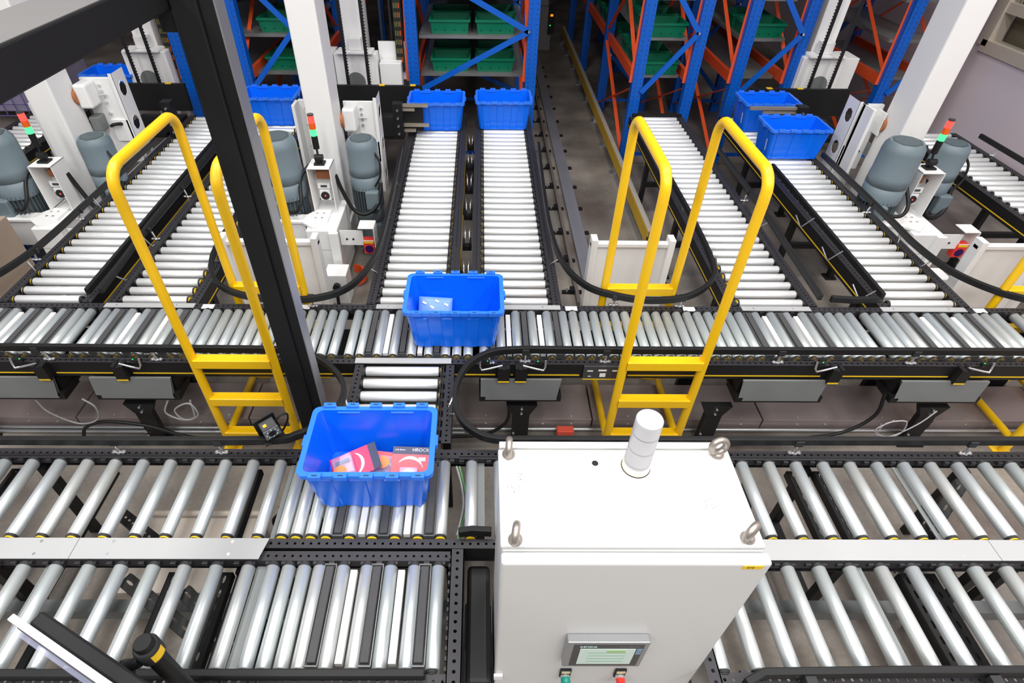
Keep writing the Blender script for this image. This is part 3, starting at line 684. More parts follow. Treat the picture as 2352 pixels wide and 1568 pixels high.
text('HROCRS', .024, PAPER, p2, (.052, .078, .0024), (0, 0, 0)); text('ruik diwan', .012, PAPER, p2, (-.055, .078, .0024), (0, 0, 0))
MB().box(-.045, .045, -.09, -.02, .002, .028).build('clear_blister', CLEAR, p2, bevel=.005)
MB().lathe([(.034, 0), (.034, .01), (.026, .014)], 20, (0, -.055, .003)).build('product', PAPER, p2)
MB().box(.04, .075, .02, .04, .002, .0028).build('white_print', PAPER, p2)
p3 = blister('small red blister pack with orange sticker in the middle of the front tote', (-.478, 1.69, bz+.040), (radians(10), 0, radians(-8)), .12, .18, CORAL, PINK, None, 0)
MB().lathe([(.032, 0), (.032, .001)], 20, (.005, .02, .027)).build('round_sticker', ORNG, p3)
MB().box(-.045, .05, -.085, .06, .002, .026).build('clear_blister', CLEAR, p3, bevel=.006)
b = MB()
for k in range(4): b.tube([( (.012+.009*k)*cos(a), -.045+(.012+.009*k)*sin(a), .012) for a in [j*2*pi/20 for j in range(21)]], .0028, 6)
b.build('coil_product', CHROME, p3)
for lab, px, py, rz in (('crimson blister pack lying flat under the tilted one in the front tote', -.62, 1.665, 80), ('coral blister pack lying flat under the right one in the front tote', -.36, 1.655, 10)):
    p4 = blister(lab, (px, py, bz), (0, 0, radians(rz)), .14, .20, NAVY, PINK, None, 0)
    MB().box(-.055, .055, -.085, .05, .002, .036).build('clear_blister', CLEAR, p4, bevel=.006)
    MB().box(-.04, .04, -.06, .03, .002, .03).build('product', PAPER, p4, bevel=.006)
# mailer in the main tote
ml = thing('mailer_bag', 'pale blue printed mailer bag lying in the tote on the main conveyor', 'mailer', (-.285, 2.895, RT+.105))
ml.rotation_euler = (radians(48), radians(2), radians(-2))
b = MB(); nx, ny = 8, 5; vs = []
for sgn in (1, -1):
    for j in range(ny+1):
        for i in range(nx+1):
            u, v = i/nx, j/ny; vs.append(((u-.5)*.215, (v-.5)*.15, sgn*(.003+.012*(sin(pi*u)*sin(pi*v))**.6)))
o2 = (nx+1)*(ny+1); fs = []
for j in range(ny):
    for i in range(nx):
        k = j*(nx+1)+i; fs.append((k, k+1, k+nx+2, k+nx+1)); fs.append((o2+k, o2+k+nx+1, o2+k+nx+2, o2+k+1))
edge = [i for i in range(nx+1)] + [(j+1)*(nx+1)-1 for j in range(1, ny+1)] + [ny*(nx+1)+i for i in range(nx-1, -1, -1)] + [j*(nx+1) for j in range(ny-1, 0, -1)]
for k in range(len(edge)): a_, c_ = edge[k], edge[(k+1) % len(edge)]; fs.append((a_, o2+a_, o2+c_, c_))
b.add(vs, fs, 0, True); b.build('bag', MAILER, ml)
for i, (px, py) in enumerate(((-.07, .035), (-.02, .01), (.03, -.02), (.07, .03), (-.08, -.035), (.01, .05), (-.03, -.05))):
    MB().bar((px-.012, py+.006, .0165), (px+.012, py-.006, .0165), .012, .001).build('printed_mark', PAPER, ml)

# ---------------------------------------------------------------- control cabinet
cb = thing('control_cabinet', 'white control cabinet with screen and beacon in the foreground', 'cabinet', (.467, 1.06, 0))
cx, cy = .467, 1.06
def CB(): return MB()
def off(b, dx=-cx, dy=-cy):
    b.v = [(x+dx, y+dy, z) for x, y, z in b.v]; return b
off(CB().box(.072, .868, .868, 1.240, .06, 1.53)).build('body', WHITEC, cb, bevel=.006)
off(CB().box(.067, .870, .872, 1.236, 1.532, 1.55)).build('top_cover', WHITEC, cb, bevel=.005)
off(CB().box(.072, .868, 1.242, 1.270, 1.50, 1.55)).build('rear_lip', WHITEC, cb, bevel=.003)
off(CB().box(.075, .865, .89, 1.23, 0, .06)).build('plinth', BLACK, cb)
dr = off(CB().box(.068, .872, .818, .858, .10, 1.549)).build('door', WHITEC, cb, bevel=.010, seg=3)
off(CB().box(.064, .10, .806, .818, .62, .66)).build('door_latch', WHITE, dr, bevel=.003)
lb = off(CB().box(.785, .845, .8165, .818, 1.522, 1.541)).build('yellow_label', YLINE, dr)
text('2Y2', .014, mat('brown ink', (120, 84, 10), .6, 0, .02, 9), lb, (.808-cx, .816-cy, 1.5315), (pi/2, 0, 0))
# operator screen
hm = off(CB().box(.314, .604, .785, .818, .828, 1.052)).build('operator_screen', ALU, dr, bevel=.004)
off(CB().box(.338, .586, .7835, .7855, .845, 1.037)).build('bezel', BEZEL, hm)
off(CB().box(.363, .560, .782, .784, .864, 1.003)).build('display', SCREEN, hm)
off(CB().box(.564, .583, .782, .784, .955, 1.003)).build('blue_key_panel', mat('blue grey keys', (120, 146, 172), .4, 0, .05, 9), hm)
for i in range(4): off(CB().box(.395, .53, .7815, .782, .89+i*.026, .896+i*.026)).build('screen_line', mat('green screen text', (150, 190, 160), .4, 0, .02, 9), hm)
off(CB().box(.46, .525, .7812, .782, .972, .994)).build('screen_field', mat('yellow green field', (170, 205, 140), .4, 0, .02, 9), hm)
text('SIEMENS', .016, LOGO, hm, (.390-cx, .7830-cy, 1.020), (pi/2, 0, 0)); text('SIMATIC HMI', .012, mat('grey print', (120, 120, 122), .5, 0, .02, 9), hm, (.535-cx, .7830-cy, 1.022), (pi/2, 0, 0))
for bxx, mt, nm in ((.346, GRNB, 'green_button'), (.562, REDM, 'emergency_stop')):
    q = off(CB().box(bxx-.022, bxx+.022, .808, .818, .645, .715)).build(nm, BLACK, dr, bevel=.002)
    off(CB().box(bxx-.017, bxx+.017, .806, .808, .690, .708)).build('legend_plate', mat('legend', (214, 206, 160), .5, 0, .02, 9), q)
    off(CB().cyl((bxx, .808, .667), (bxx, .795, .667), .018, 18)).build('collar', CHROME, q)
    if nm == 'green_button': off(CB().tube([(bxx, .798, .667), (bxx, .780, .667), (bxx, .776, .667)], [.0185, .0185, .014], 20)).build('cap', mt, q)
    else: off(CB().tube([(bxx, .795, .667), (bxx, .770, .667), (bxx, .764, .667), (bxx, .756, .667), (bxx, .752, .667)], [.018, .016, .024, .0255, .020], 22)).build('mushroom_head', mt, q)
# eyebolts
def eyebolt(x, y, rz, tilt=0):
    b = MB(); n = 22
    b.tube([(.021*cos(a), 0, .030+.021*sin(a)) for a in [k*2*pi/n for k in range(n+1)]], .0092, 9, cap=False)
    b.lathe([(.017, 0), (.017, .004), (.011, .010)], 16)
    e = b.build('eyebolt', NICKEL, cb); e.location = (x-cx, y-cy, 1.55); e.rotation_euler = (tilt, 0, rz); e.scale = (1.3, 1.3, 1.3)
eyebolt(.103, 1.212, radians(85)); eyebolt(.112, .893, radians(80)); eyebolt(.826, 1.214, radians(12), radians(-10)); eyebolt(.822, .900, radians(40))
# beacon
bc = off(CB().lathe([(.047, 0), (.047, .024), (.043, .028)], 28, (.533, 1.165, 1.55))).build('beacon', CREAM, cb)
prof = [(.043, .028)]
z = .034
for k in range(26):
    prof += [(.0435, z), (.0422 if k % 9 else .039, z+.003)]; z += .0079
prof += [(.043, .241), (.041, .245), (.033, .241), (.008, .2375)]
off(CB().lathe(prof, 32, (.533, 1.165, 1.55))).build('lens', BEAC, bc)
off(CB().lathe([(.049, 0), (.049, .003)], 28, (.533, 1.165, 1.5495))).build('gasket', BLACK, bc)
off(CB().lathe([(.011, 0), (.011, .001)], 16, (.397, 1.177, 1.5499))).build('cable_hole', BLACK, cb)
# scuff marks on the top
for px, py in ((.745, 1.02), (.145, 1.12), (.115, 1.075)):
    b = MB()
    for k in range(9):
        a = random.random()*6.28; qx = px+random.uniform(-.02, .02); qy = py+random.uniform(-.018, .018); b.bar((qx, qy, 1.5502), (qx+.006*cos(a), qy+.006*sin(a), 1.5502), .0014, .0005)
    off(b).build('scuff_mark', mat('grey scuff', (120, 112, 112), .7, 0, .1, 9), cb)['kind'] = 'stuff'

# ---------------------------------------------------------------- operator monitor bottom left
mo = thing('monitor', 'black monitor with white bezel seen from behind at bottom left', 'monitor', (-1.02, .62, 1.30))
mo.location = (0, 0, 0)
D = Vector((.900, -.436, 0)); NB = Vector((.436, .900, 0)); P0 = Vector((-1.486, .781, 1.28))
def slab(s0, s1, n0, n1, z0, z1):
    b = MB(); vs = [P0 + D*s + NB*n + Vector((0, 0, z-1.15)) for z in (z0, z1) for n in (n0, n1) for s in (s0, s1)]
    return b.add(vs, [(0, 2, 3, 1), (4, 5, 7, 6), (0, 1, 5, 4), (2, 6, 7, 3), (0, 4, 6, 2), (1, 3, 7, 5)])
slab(0, .60, -.014, .008, .80, 1.15).build('bezel', mat('white monitor bezel', (226, 224, 232), .4, 0, .02, 4), mo, bevel=.003)
slab(.03, .57, -.016, -.014, .83, 1.12).build('screen', BEZEL, mo)
slab(.06, .56, .008, .055, .83, 1.135).build('back_cover', BLACK, mo, bevel=.008)
slab(.02, .50, -.03, -.0165, 1.02, 1.12).build('plastic_film', CLEAR, mo)
st = thing('monitor_stand', 'black tube stand with yellow label holding the monitor', 'stand', (-1.040, .704, 0))
MB().tube([(0, 0, 0), (0, 0, 1.265), (0, 0, 1.27)], [.029, .029, .026], 24).build('pole', BLACK, st)
b = MB(); b.lathe([(.035, 1.175), (.039, 1.18), (.039, 1.24), (.035, 1.245)], 24); c = b.build('clamp_collar', DARK, st)
b = MB(); vs = []
for k in range(9):
    a = radians(-52)+k/8*radians(66)
    for z in (1.19, 1.23): vs.append((.0398*cos(a), .0398*sin(a), z))
b.add(vs, [(2*k, 2*k+2, 2*k+3, 2*k+1) for k in range(8)]); b.build('yellow_label', YLINE, c)
MB().tube([(-.02, -.03, 1.20), (-.085, -.05, 1.18)], .018, 12).build('swivel_joint', BLACK, st)
MB().tube([(-.06, -.085, 1.165), (-.075, -.02, 1.165)], .026, 14).build('swivel_knob', DARK, st)
MB().lathe([(.10, 0), (.10, .012), (.04, .02)], 24).build('base', BLACK, st)

# barcode reader beside the left ladder
br = thing('barcode_reader', 'small black barcode reader with ring of white lamps near the left ladder', 'scanner', (-1.06, 1.875, .845))
br.rotation_euler = (radians(8), radians(-6), radians(38)); br.scale = (1.15, 1.15, 1.15)
b = MB(); b.box(-.05, .045, .018, .024, -.01, .11); b.box(-.05, .045, -.04, .024, -.012, -.008); b.build('mount_plate', BLACK, br)
hd = MB().box(-.033, .033, -.036, .017, .02, .095).build('housing', BEZEL, br, bevel=.004)
b = MB(); b.box(-.034, .034, -.041, -.036, .026, .092); b.build('front_window', GREYP, hd, bevel=.004)
MB().cyl((0, -.041, .059), (0, -.044, .059), .016, 18).build('lens', BLACK, hd)
for k in range(8): MB().cyl((.025*cos(k*pi/4), -.041, .059+.025*sin(k*pi/4)), (.025*cos(k*pi/4), -.043, .059+.025*sin(k*pi/4)), .003, 8).build('ring_lamp', PAPER, hd)
MB().box(-.02, -.005, -.02, -.005, .095, .0955).build('warning_sticker', YLINE, hd)
MB().tube(crom([(.033, -.01, .08), (.06, -.01, .10), (.09, -.01, .09), (.085, -.01, .05), (.06, -.01, .01), (.03, -.005, -.03)]), .0045, 8).build('cable', BLACK, br)

# ---------------------------------------------------------------- stacker cranes
def motor(par, x, y, z0, zc, zt, r, tb=1):
    """vertical gearmotor: finned body from z0 to zc, smooth cowl up to zt"""
    b = MB(); b.lathe([(r*.8, z0), (r*.8, zc)], 20, (x, y, 0))
    for k in range(30):
        a = k*2*pi/30; b.bar((x+r*.8*cos(a), y+r*.8*sin(a), z0+.03), (x+r*.8*cos(a), y+r*.8*sin(a), zc), .006, r*.36, upv=(cos(a), sin(a), 0))
    b.lathe([(r*.7, z0-.12), (r*.9, z0-.10), (r*.9, z0-.01), (r*.75, z0)], 18, (x, y, 0))
    mt = b.build('drive_motor', MOTORD, par)
    c = MB(); h = zt-zc
    prof = [(r*.97, zc-.03), (r*.99, zc+h*.22), (r*.955, zc+h*.225), (r*.955, zc+h*.24), (r*.99, zc+h*.245), (r*.98, zc+h*.42), (r*.965, zc+h*.43), (r*.965, zc+h*.84), (r*.93, zc+h*.92), (r*.78, zt)]
    c.lathe(prof, 24, (x, y, 0)); cw = c.build('fan_cowl', MOTOR, mt)
    g_ = MB(); g_.lathe([(r*.70, zt), (r*.70, zt+.003), (r*.12, zt+.003)], 8, (x, y, 0), smooth=False); gg = g_.build('fan_grille', mat('fan grille', (74, 84, 84), .6, 0, .1, 60), cw)
    b = MB()
    for i in range(-4, 5):
        t = i*r*.12; l = math.sqrt(max(0, (r*.56)**2-t*t)); b.bar((x-l, y+t, zt+.004), (x+l, y+t, zt+.004), .003, .002); b.bar((x+t, y-l, zt+.004), (x+t, y+l, zt+.004), .003, .002)
    b.build('grille_bars', MOTOR, gg)['kind'] = 'stuff'
    t = MB().box(x+tb*r*.45-.06, x+tb*r*.45+.06, y-r*1.2, y-r*.7, z0+.06, zc-.02).build('terminal_box', MOTOR, mt, bevel=.012)
    return mt
def crane(xm, c_, label, rs_=1, fk=0., cz=0., cd=0., pm=.55, sb=True, forks=True, dx_car=0., cable=True, tower=True):
    s = 1
    t = thing('stacker_crane', label, 'stacker crane', (xm, 5.0, 0), 'white stacker cranes behind the main line')
    X = lambda d: s*d
    Y = lambda y: y-5.0
    def B(d0, d1, y0, y1, z0, z1, b=None, mi=0):
        b = b or MB(); a, c = sorted((X(d0), X(d1))); return b.box(a, c, Y(y0), Y(y1), z0, z1, mi)
    B(-.118, .118, 5.0, 5.32, .30, 5.2).build('mast', WHITE, t, bevel=.015)
    B(-.14, .14, 4.84, 7.7, .10, .32).build('base_beam', WHITE, t, bevel=.01)
    b = B(-.30, -.125, 5.36, 5.40, .70, 1.32); B(-.30, -.27, 5.22, 5.40, .70, 1.32, b); mb_ = b.build('mast_bracket', WHITE, t, bevel=.004)
    for dz in (.80, .90, 1.10, 1.25): MB().cyl((X(-.21), Y(5.36), dz), (X(-.21), Y(5.34), dz), .013, 8).build('bolt', CHROME, mb_)
    # front end of the base
    b = B(-.098, .168, 4.285, 4.84, .40, .597); B(-.09, .16, 4.29, 4.84, .04, .40, b); b.build('front_base', WHITE, t, bevel=.008)
    B(.10, .18, 4.25, 4.285, .02, .59).build('front_plate', WHITE, t, bevel=.004)
    B(.057, .246, 4.04, 4.22, .0, .303).build('end_buffer', WHITE, t, bevel=.006)
    MB().tube([(X(.157), Y(4.04), .20), (X(.157), Y(4.00), .20)], .031, 14).build('buffer_cup', BLACK, t)
    MB().tube([(X(.157), Y(4.01), .20), (X(.157), Y(3.99), .1), (X(.157), Y(3.98), .01)], .015, 8).build('buffer_hose', BLACK, t)
    b = MB(); n = 14
    vs = []
    for k in range(n+1):
        a = radians(-60)+k/n*radians(150)
        for r in (.11, .15): vs.append((X(.21+r*cos(a)*.9), Y(4.38)+.11*sin(a), .12)); vs.append((X(.21+r*cos(a)*.9), Y(4.38)+.11*sin(a), .03))
    fs = []
    for k in range(n):
        o = 4*k; fs += [(o, o+2, o+6, o+4), (o+2, o+3, o+7, o+6), (o, o+4, o+5, o+1), (o+1, o+5, o+7, o+3)]
    b.add(vs, fs); b.build('wheel_guard', ORANGE, t)
    # arm plate towards the travel motor, bolts
    b = MB(); pl = [(X(-.44), Y(4.396)), (X(-.154), Y(4.396)), (X(-.043), Y(4.307)), (X(.068), Y(4.418)), (X(.068), Y(4.618)), (X(-.065), Y(4.618)), (X(-.13), Y(4.529)), (X(-.44), Y(4.529))]
    b.prism(pl, 'z', .599, .618); ap = b.build('arm_plate', WHITE, t)
    for dx, dy in ((-.043, 4.46), (.013, 4.46), (-.043, 4.54), (.013, 4.54)): MB().cyl((X(dx), Y(dy), .618), (X(dx), Y(dy), .626), .011, 8).build('bolt', CHROME, ap)
    B(-.44, -.13, 4.41, 4.52, .36, .599).build('arm_web', WHITE, t)
    # open control box with sensor and signal tower
    b = B(-.076, -.068, 4.573, 4.773, .62, 1.024); B(.116, .124, 4.573, 4.773, .62, 1.024, b); B(-.076, .124, 4.573, 4.773, 1.016, 1.024, b); B(-.068, .116, 4.766, 4.773, .65, 1.016, b)
    bx = b.build('open_box', WHITE, t, bevel=.002)
    sn = B(-.026, .068, 4.66, 4.71, .686, .786).build('laser_sensor', PAPER, bx, bevel=.008)
    MB().cyl((X(.021), Y(4.66), .733), (X(.021), Y(4.653), .733), .038, 18).build('sensor_window', BLACK, sn)
    MB().cyl((X(.024), Y(4.653), .736), (X(.024), Y(4.652), .736), .007, 8).build('red_spot', REDL, sn)
    du_ = B(-.03, .074, 4.66, 4.68, .80, .847).build('display_unit', PAPER, bx)
    B(-.005, .05, 4.655, 4.66, .815, .833).build('display_window', BEZEL, du_)
    B(-.045, .08, 4.72, 4.76, .863, .93).build('wiring', BROWN, bx)
    if tower:
        sg = B(-.02, .068, 4.63, 4.71, 1.024, 1.04).build('signal_tower', BLACK, t)
        b = MB(); b.tube([(X(.024), Y(4.67), 1.04), (X(.024), Y(4.67), 1.096)], .022, 12); b.tube([(X(-.009), Y(4.67), 1.08), (X(.057), Y(4.67), 1.08)], .029, 12); b.tube([(X(.018), Y(4.675), 1.096), (X(.013), Y(4.69), 1.16)], .009, 8); b.build('foot_hinge', BLACK, sg)
        zz = 1.152
        for h, m_, nm in ((.111, BLACK, 'tower_body'), (.056, GRNL, 'green_lens'), (.05, AMB, 'amber_lens'), (.06, REDL, 'red_lens'), (.013, BEZEL, 'cap')):
            MB().cyl((X(.013), Y(4.69), zz), (X(.013), Y(4.69), zz+h-.002), .0265, 18).build(nm, m_, sg); zz += h
    # drive motors
    motor(t, X(-.298), Y(4.64), .475, .786, 1.274, .168, -1); B(-.46, -.14, 4.54, 4.80, .04, .36).build('gear_housing', MOTORD, t, bevel=.02)
    motor(t, X(.348), Y(4.92), .48, .737, 1.15, .144, 1); B(.22, .47, 4.80, 5.04, .10, .37).build('gear_housing', MOTORD, t, bevel=.02)
    # carriage plate with flange and round holes (towards the feeder it serves)
    def Cx(d): return c_*(d+cd) if d > .2 else c_*d
    def CBx(d0, d1, y0, y1, z0, z1):
        a, c = sorted((Cx(d0), Cx(d1))); return MB().box(a, c, Y(y0), Y(y1), z0, z1)
    cp = CBx(.12, .43, 5.42, 5.45, .50, 1.29).build('carriage_plate', WHITE, t, bevel=.004); cp.location.z = cz
    xx = Cx(.435); fl = MB(); fl.perf((xx, Y(5.40), .40), (0, 0, 1), (0, 1, 0), .93, .21, .31, 1, .066, .058, wall=.004); fl.box(min(xx, xx-c_*.03), max(xx, xx-c_*.03), Y(5.40), Y(5.407), .40, 1.33)
    fl.build('carriage_flange', WHITE, t).location.z = cz
    CBx(.135, .25, 5.25, 5.42, 1.07, 1.28).build('guide_block', WHITE, cp, bevel=.02)
    MB().tube([(Cx(.119), Y(5.29), 1.17), (Cx(.145), Y(5.29), 1.17)], .068, 18).build('guide_wheel', BROWN, cp)
    for dz in (1.23, 1.18, 1.13, 1.08, .98): MB().cyl((Cx(.285), Y(5.42), dz), (Cx(.285), Y(5.395), dz), .012, 8).build('bolt', CHROME, cp)
    MB().cyl((Cx(.33), Y(5.39), 1.15), (Cx(.265), Y(5.39), 1.15), .009, 8).build('cross_pin', CHROME, cp)
    CBx(.13, .22, 5.30, 5.42, .85, .98).build('sensor_mount', GREYP, cp, bevel=.01)
    CBx(.26, .42, 5.40, 5.42, .72, .92).build('cover_plate', WHITE, cp)
    MB().tube(crom([(Cx(.26), Y(5.38), .87), (Cx(.32), Y(5.34), .90), (Cx(.36), Y(5.42), .88)]), .015, 8).build('hose', BLACK, cp)
    # cables
    if cable:
        MB().tube(crom([(X(-.08), Y(4.70), 1.0), (X(-.15), Y(4.60), .92), (X(-.14), Y(4.47), .78), (X(-.18), Y(4.43), .70), (X(-.27), Y(4.45), .68)]), .016, 8).build('motor_cable', BLACK, t)
        MB().tube(crom([(X(.125), Y(4.72), .90), (X(.16), Y(4.72), .76), (X(.24), Y(4.70), .58), (X(.35), Y(4.70), .53), (X(.46), Y(4.76), .60), (X(.49), Y(4.86), .76)]), .019, 8).build('motor_cable', BLACK, t)
        MB().tube(crom([(X(.46), Y(4.86), 1.05), (X(.505), Y(4.83), .97), (X(.50), Y(4.80), .85), (X(.45), Y(4.79), .76)]), .010, 8).build('fan_cable', BLACK, t)
    # bracket with red reflector scanner
    hb = B(.179, .379, 4.33, 4.336, .43, .575).build('scanner_arm', WHITE, t)
    for dd in (.235, .29): MB().cyl((X(dd), Y(4.33), .49), (X(dd), Y(4.327), .49), .010, 10).build('hole', BLACK, hb)
    B(.346, .485, 4.296, 4.44, .608, .616).build('scanner_roof', WHITE, hb, bevel=.004)
    B(.478, .485, 4.296, 4.44, .32, .61).build('scanner_side', WHITE, hb)
    rs = B(.374, .468, 4.318, 4.385, .347, .486).build('red_scanner', REDM, hb, bevel=.004)
    b = MB(); b.lathe([(.037, 0), (.037, .004)], 20); o = b.build('scanner_window', PURP, rs); o.location = (X(.421), Y(4.318), .398); o.rotation_euler = (pi/2, 0, 0)
    B(.38, .462, 4.315, 4.318, .455, .474).build('yellow_print', YLINE, rs); B(.374, .468, 4.316, 4.318, .478, .486).build('white_edge', PAPER, rs)
    s = c_      # platform side follows the carriage
    # load platform behind the carriage
    b = B(-.25, .75 + dx_car, 6.56, 6.60, .78, 1.07); B(-.1, pm, 6.0, 6.58, .70, .74, b); pf = b.build('load_platform', BLACK, t)
    for dd in (.28, .62): B(dd, dd+.06, 6.555, 6.605, 1.07, 1.076).build('yellow_tick', YLINE, pf)
    for z0, d1 in (((1.055, .86+fk), (1.015, .72+fk), (.855, .86), (.80, .72)) if forks else ()):
        B(.53, d1, 5.95, 5.985, z0, z0+.028).build('fork_rail', TAN, pf)
    if forks: B(.50, .80, 5.985, 6.02, .80, 1.07).build('fork_back', BLACK, pf)
    b = B(.50, .60, 5.90, 6.0, .74, 1.10); b.build('fork_drive', BLACK, pf)
    for k in range(4): MB().cyl((X(.55), Y(5.9), .80+k*.08), (X(.55), Y(5.885), .80+k*.08), .012, 8).build('fork_bolt', CHROME, pf)
    # rear mast, rear base, lift belts, cable chain
    B(-.128, .112, 7.0, 7.25, .30, 5.2).build('rear_mast', WHITE, t, bevel=.01)
    b = B(-.24, .24, 6.85, 6.99, .80, 1.32); rb = b.build('rear_base', WHITE, t, bevel=.008)
    B(-.20, .20, 6.80, 7.0, 1.32, 1.345).build('rear_base_top', WHITE, rb, bevel=.006)
    MB().cyl((X(-.02), Y(6.85), 1.02), (X(-.02), Y(6.842), 1.02), .105, 28).build('round_opening', GREYP, rb)
    B(-.06, .08, 6.86, 6.98, 1.345, 1.47).build('belt_clamp', WHITE, rb, bevel=.008)
    if rs_ > 0: B(.26, .50, 6.85, 7.0, .80, 1.22).build('rear_box', WHITE, t, bevel=.006); B(.24, .56, 7.02, 7.05, 1.0, 1.40).build('rear_panel', WHITE, t)
    if sb: B(-.42, -.26, 6.9, 7.2, .80, 1.30).build('rear_side_box', WHITE, t, bevel=.006)
    for dd in (-.085, .148):
        b = B(dd-.016, dd+.016, 6.70, 6.712, 1.0, 4.5)
        k = 1.0
        while k < 2.6: B(dd+.016, dd+.024, 6.70, 6.712, k, k+.012, b); k += .03
        b.build('lift_belt', BLACK, t)
    for dd in ((.25, .36) if rs_ > 0 else ()): B(dd-.012, dd+.012, 7.3, 7.31, 1.0, 4.5).build('lift_belt', DARK, t)
    cd_ = 0 if rs_ > 0 else -.25
    b = B(.44+cd_, .53+cd_, 6.98, 7.01, 1.1, 4.5); ch = b.build('cable_chain', CHAIN, t)
    b = MB(); k = 1.2
    while k < 2.4:
        for i in range(4): B(.452+cd_+i*.018, .46+cd_+i*.018, 6.974, 6.98, k, k+.05, b, 0 if i < 3 else 1)
        k += .09
    b.build('chain_links', [mat('olive cable', (120, 120, 70), .6, 0, .2, 9), ORANGE], ch)['kind'] = 'stuff'
    return t
crane(-1.397, 1, 'white stacker crane in the centre with grey motors and signal tower')
crane(-3.741, 1, 'white stacker crane at the left edge behind the yellow ladder', rs_=-1, cz=.19, pm=.40, sb=False, forks=False, dx_car=-.27)
crane(3.851, -1, 'white stacker crane at the right with leaning white mast and two grey motors', rs_=-1, fk=.22, cd=-.10, pm=.40, dx_car=.1)

# ---------------------------------------------------------------- pallet racks with green bins
UP = {}
def upright_mesh(h=4.6):
    b = MB(); b.box(-.06, .06, -.05, -.045, 0, h); b.box(-.06, -.055, -.05, .05, 0, h); b.box(.055, .06, -.05, .05, 0, h); b.box(-.016, .016, -.055, -.05, 0, h)
    for k in range(int(h/.05)):
        for sx in (-.036, .036): b.box(sx-.005, sx+.005, -.0508, -.05, .1+k*.05, .112+k*.05, 1)
    b.box(-.07, .07, -.06, .06, 0, .01)
    return b.mesh('upright', [RBLUE, NAVY])
UM = upright_mesh()
def bin_mesh():
    b = MB(); A, B_, a, c, H = .225, .18, .205, .165, .15
    o = [(-A, -B_), (A, -B_), (A, B_), (-A, B_)]; i_ = [(-a, -c), (a, -c), (a, c), (-a, c)]
    vs = [(x, y, 0) for x, y in i_] + [(x, y, H) for x, y in o] + [(x*.965, y*.96, H) for x, y in o] + [(x*.96, y*.95, .008) for x, y in i_]
    fs = [(3, 2, 1, 0)]
    for r in range(3):
        for k in range(4): k2 = (k+1) % 4; fs.append((r*4+k, r*4+k2, r*4+4+k2, r*4+4+k))
    fs.append((12, 13, 14, 15)); b.add(vs, fs)
    for y0, y1 in ((-B_-.012, -B_+.004), (B_-.004, B_+.012)): b.box(-A-.012, A+.012, y0, y1, H-.025, H)
    for x0, x1 in ((-A-.012, -A+.004), (A-.004, A+.012)): b.box(x0, x1, -B_, B_, H-.025, H)
    for k in range(4): b.box(-.17+k*.11, -.16+k*.11, -.176, -.171, .035, .045, 1)
    return b.mesh('storage_bin', [GREEN, BLACK])
BMESH = bin_mesh()
def rack(x0, x1, y0, label, mids=(), bays=3, dy=1.95, brace=None, bins=(), beam_z=(1.02, 2.45), ratio=1, straps=True, side=None):
    t = thing('storage_rack', label, 'rack', ((x0+x1)/2, y0, 0), 'blue and orange storage racks')
    cx = (x0+x1)/2; xs = [x0-cx] + [m_-cx for m_ in mids] + [x1-cx]
    for k in range(bays+1):
        for x in xs: link('upright', UM, t, (x, k*dy, 0))
    bx0, bx1 = (brace or (x0, x1)); bx0 -= cx; bx1 -= cx
    for k in range(2):
        nd = [.91, 1.54, 2.17, 2.80, 3.43] if k == 0 else [.29, .80, 1.45, 2.1, 2.75, 3.4]
        for i in range(len(nd)-1):
            lft = (i % 2 == 0) if k == 0 else (i % 2 == 1)
            p, q = ((bx0+.05, nd[i]), (bx1-.05, nd[i+1])) if lft else ((bx1-.05, nd[i]), (bx0+.05, nd[i+1]))
            br_ = MB().bar((p[0], k*dy-.068, p[1]), (q[0], k*dy-.068, q[1]), .055, .022, upv=(0, -1, 0)).build('brace', RBLUE, t)
            MB().cyl((q[0], k*dy-.079, q[1]), (q[0], k*dy-.09, q[1]), .013, 8).build('brace_bolt', CHROME, br_)
        MB().bar((bx0, k*dy-.04, .16), (bx1, k*dy-.04, .16), .02, .04).build('tie_bar', RBLUE, t)
    for k in range(bays):
        for x in xs:
            for z in beam_z:
                bm = MB().box(x-.022, x+.022, k*dy+.04, (k+1)*dy-.04, z-.055, z+.055).build('beam', ORANGE, t)
                for yy in (k*dy+.03, (k+1)*dy-.05): MB().box(x-.028, x+.028, yy, yy+.02, z-.11, z+.07).build('beam_connector', ORANGE, bm)
    if straps:
        for x in xs:
            for p, q in (((0, .1), (dy, 1.0)), ((dy, .1), (0, .95)), ((0, 1.1), (dy, 2.4)), ((dy, 1.1), (0, 2.4))):
                MB().bar((x-.03, p[0], p[1]), (x-.03, q[0], q[1]), .045, .006, upv=(0, 1, 0)).build('tie_strap', ORANGE, t)
            MB().bar((x-.07, .0, 1.0), (x-.03, .10, 3.2), .045, .006, upv=(0, 1, 0)).build('tie_strap', ORANGE, t)
    for z in (1.0, 1.41, 1.82, 2.23, 2.64, 3.05):  # upper levels are out of view, added to block light from above
        MB().box(xs[0]+.05, xs[-1]-.05, .30, bays*dy, z-.035, z).build('shelf', SHELF, t)
    return t
ORD = ['nearest', 'second from the front', 'third from the front', 'fourth from the front', 'fifth from the front', 'sixth from the front', 'seventh from the front', 'eighth from the front', 'farthest']
def bins(xs, ys, zs, label, group):
    for i, x in enumerate(xs):
        for j, y in enumerate(ys):
            for z in zs:
                o = link('storage_bin', BMESH, None, (x, y, z+.001)); l = label(z)
                if len(xs) > 1: l += ', ' + ('left' if i == 0 else 'right')
                if len(ys) > 1: l += (', ' + ('in front' if j == 0 else 'behind')) if len(ys) == 2 else ', ' + ORD[j]
                tag(o, l, 'bin', group)
rack(-.765, .575, 6.97, 'blue and orange storage rack in the centre with green bins', bays=3)
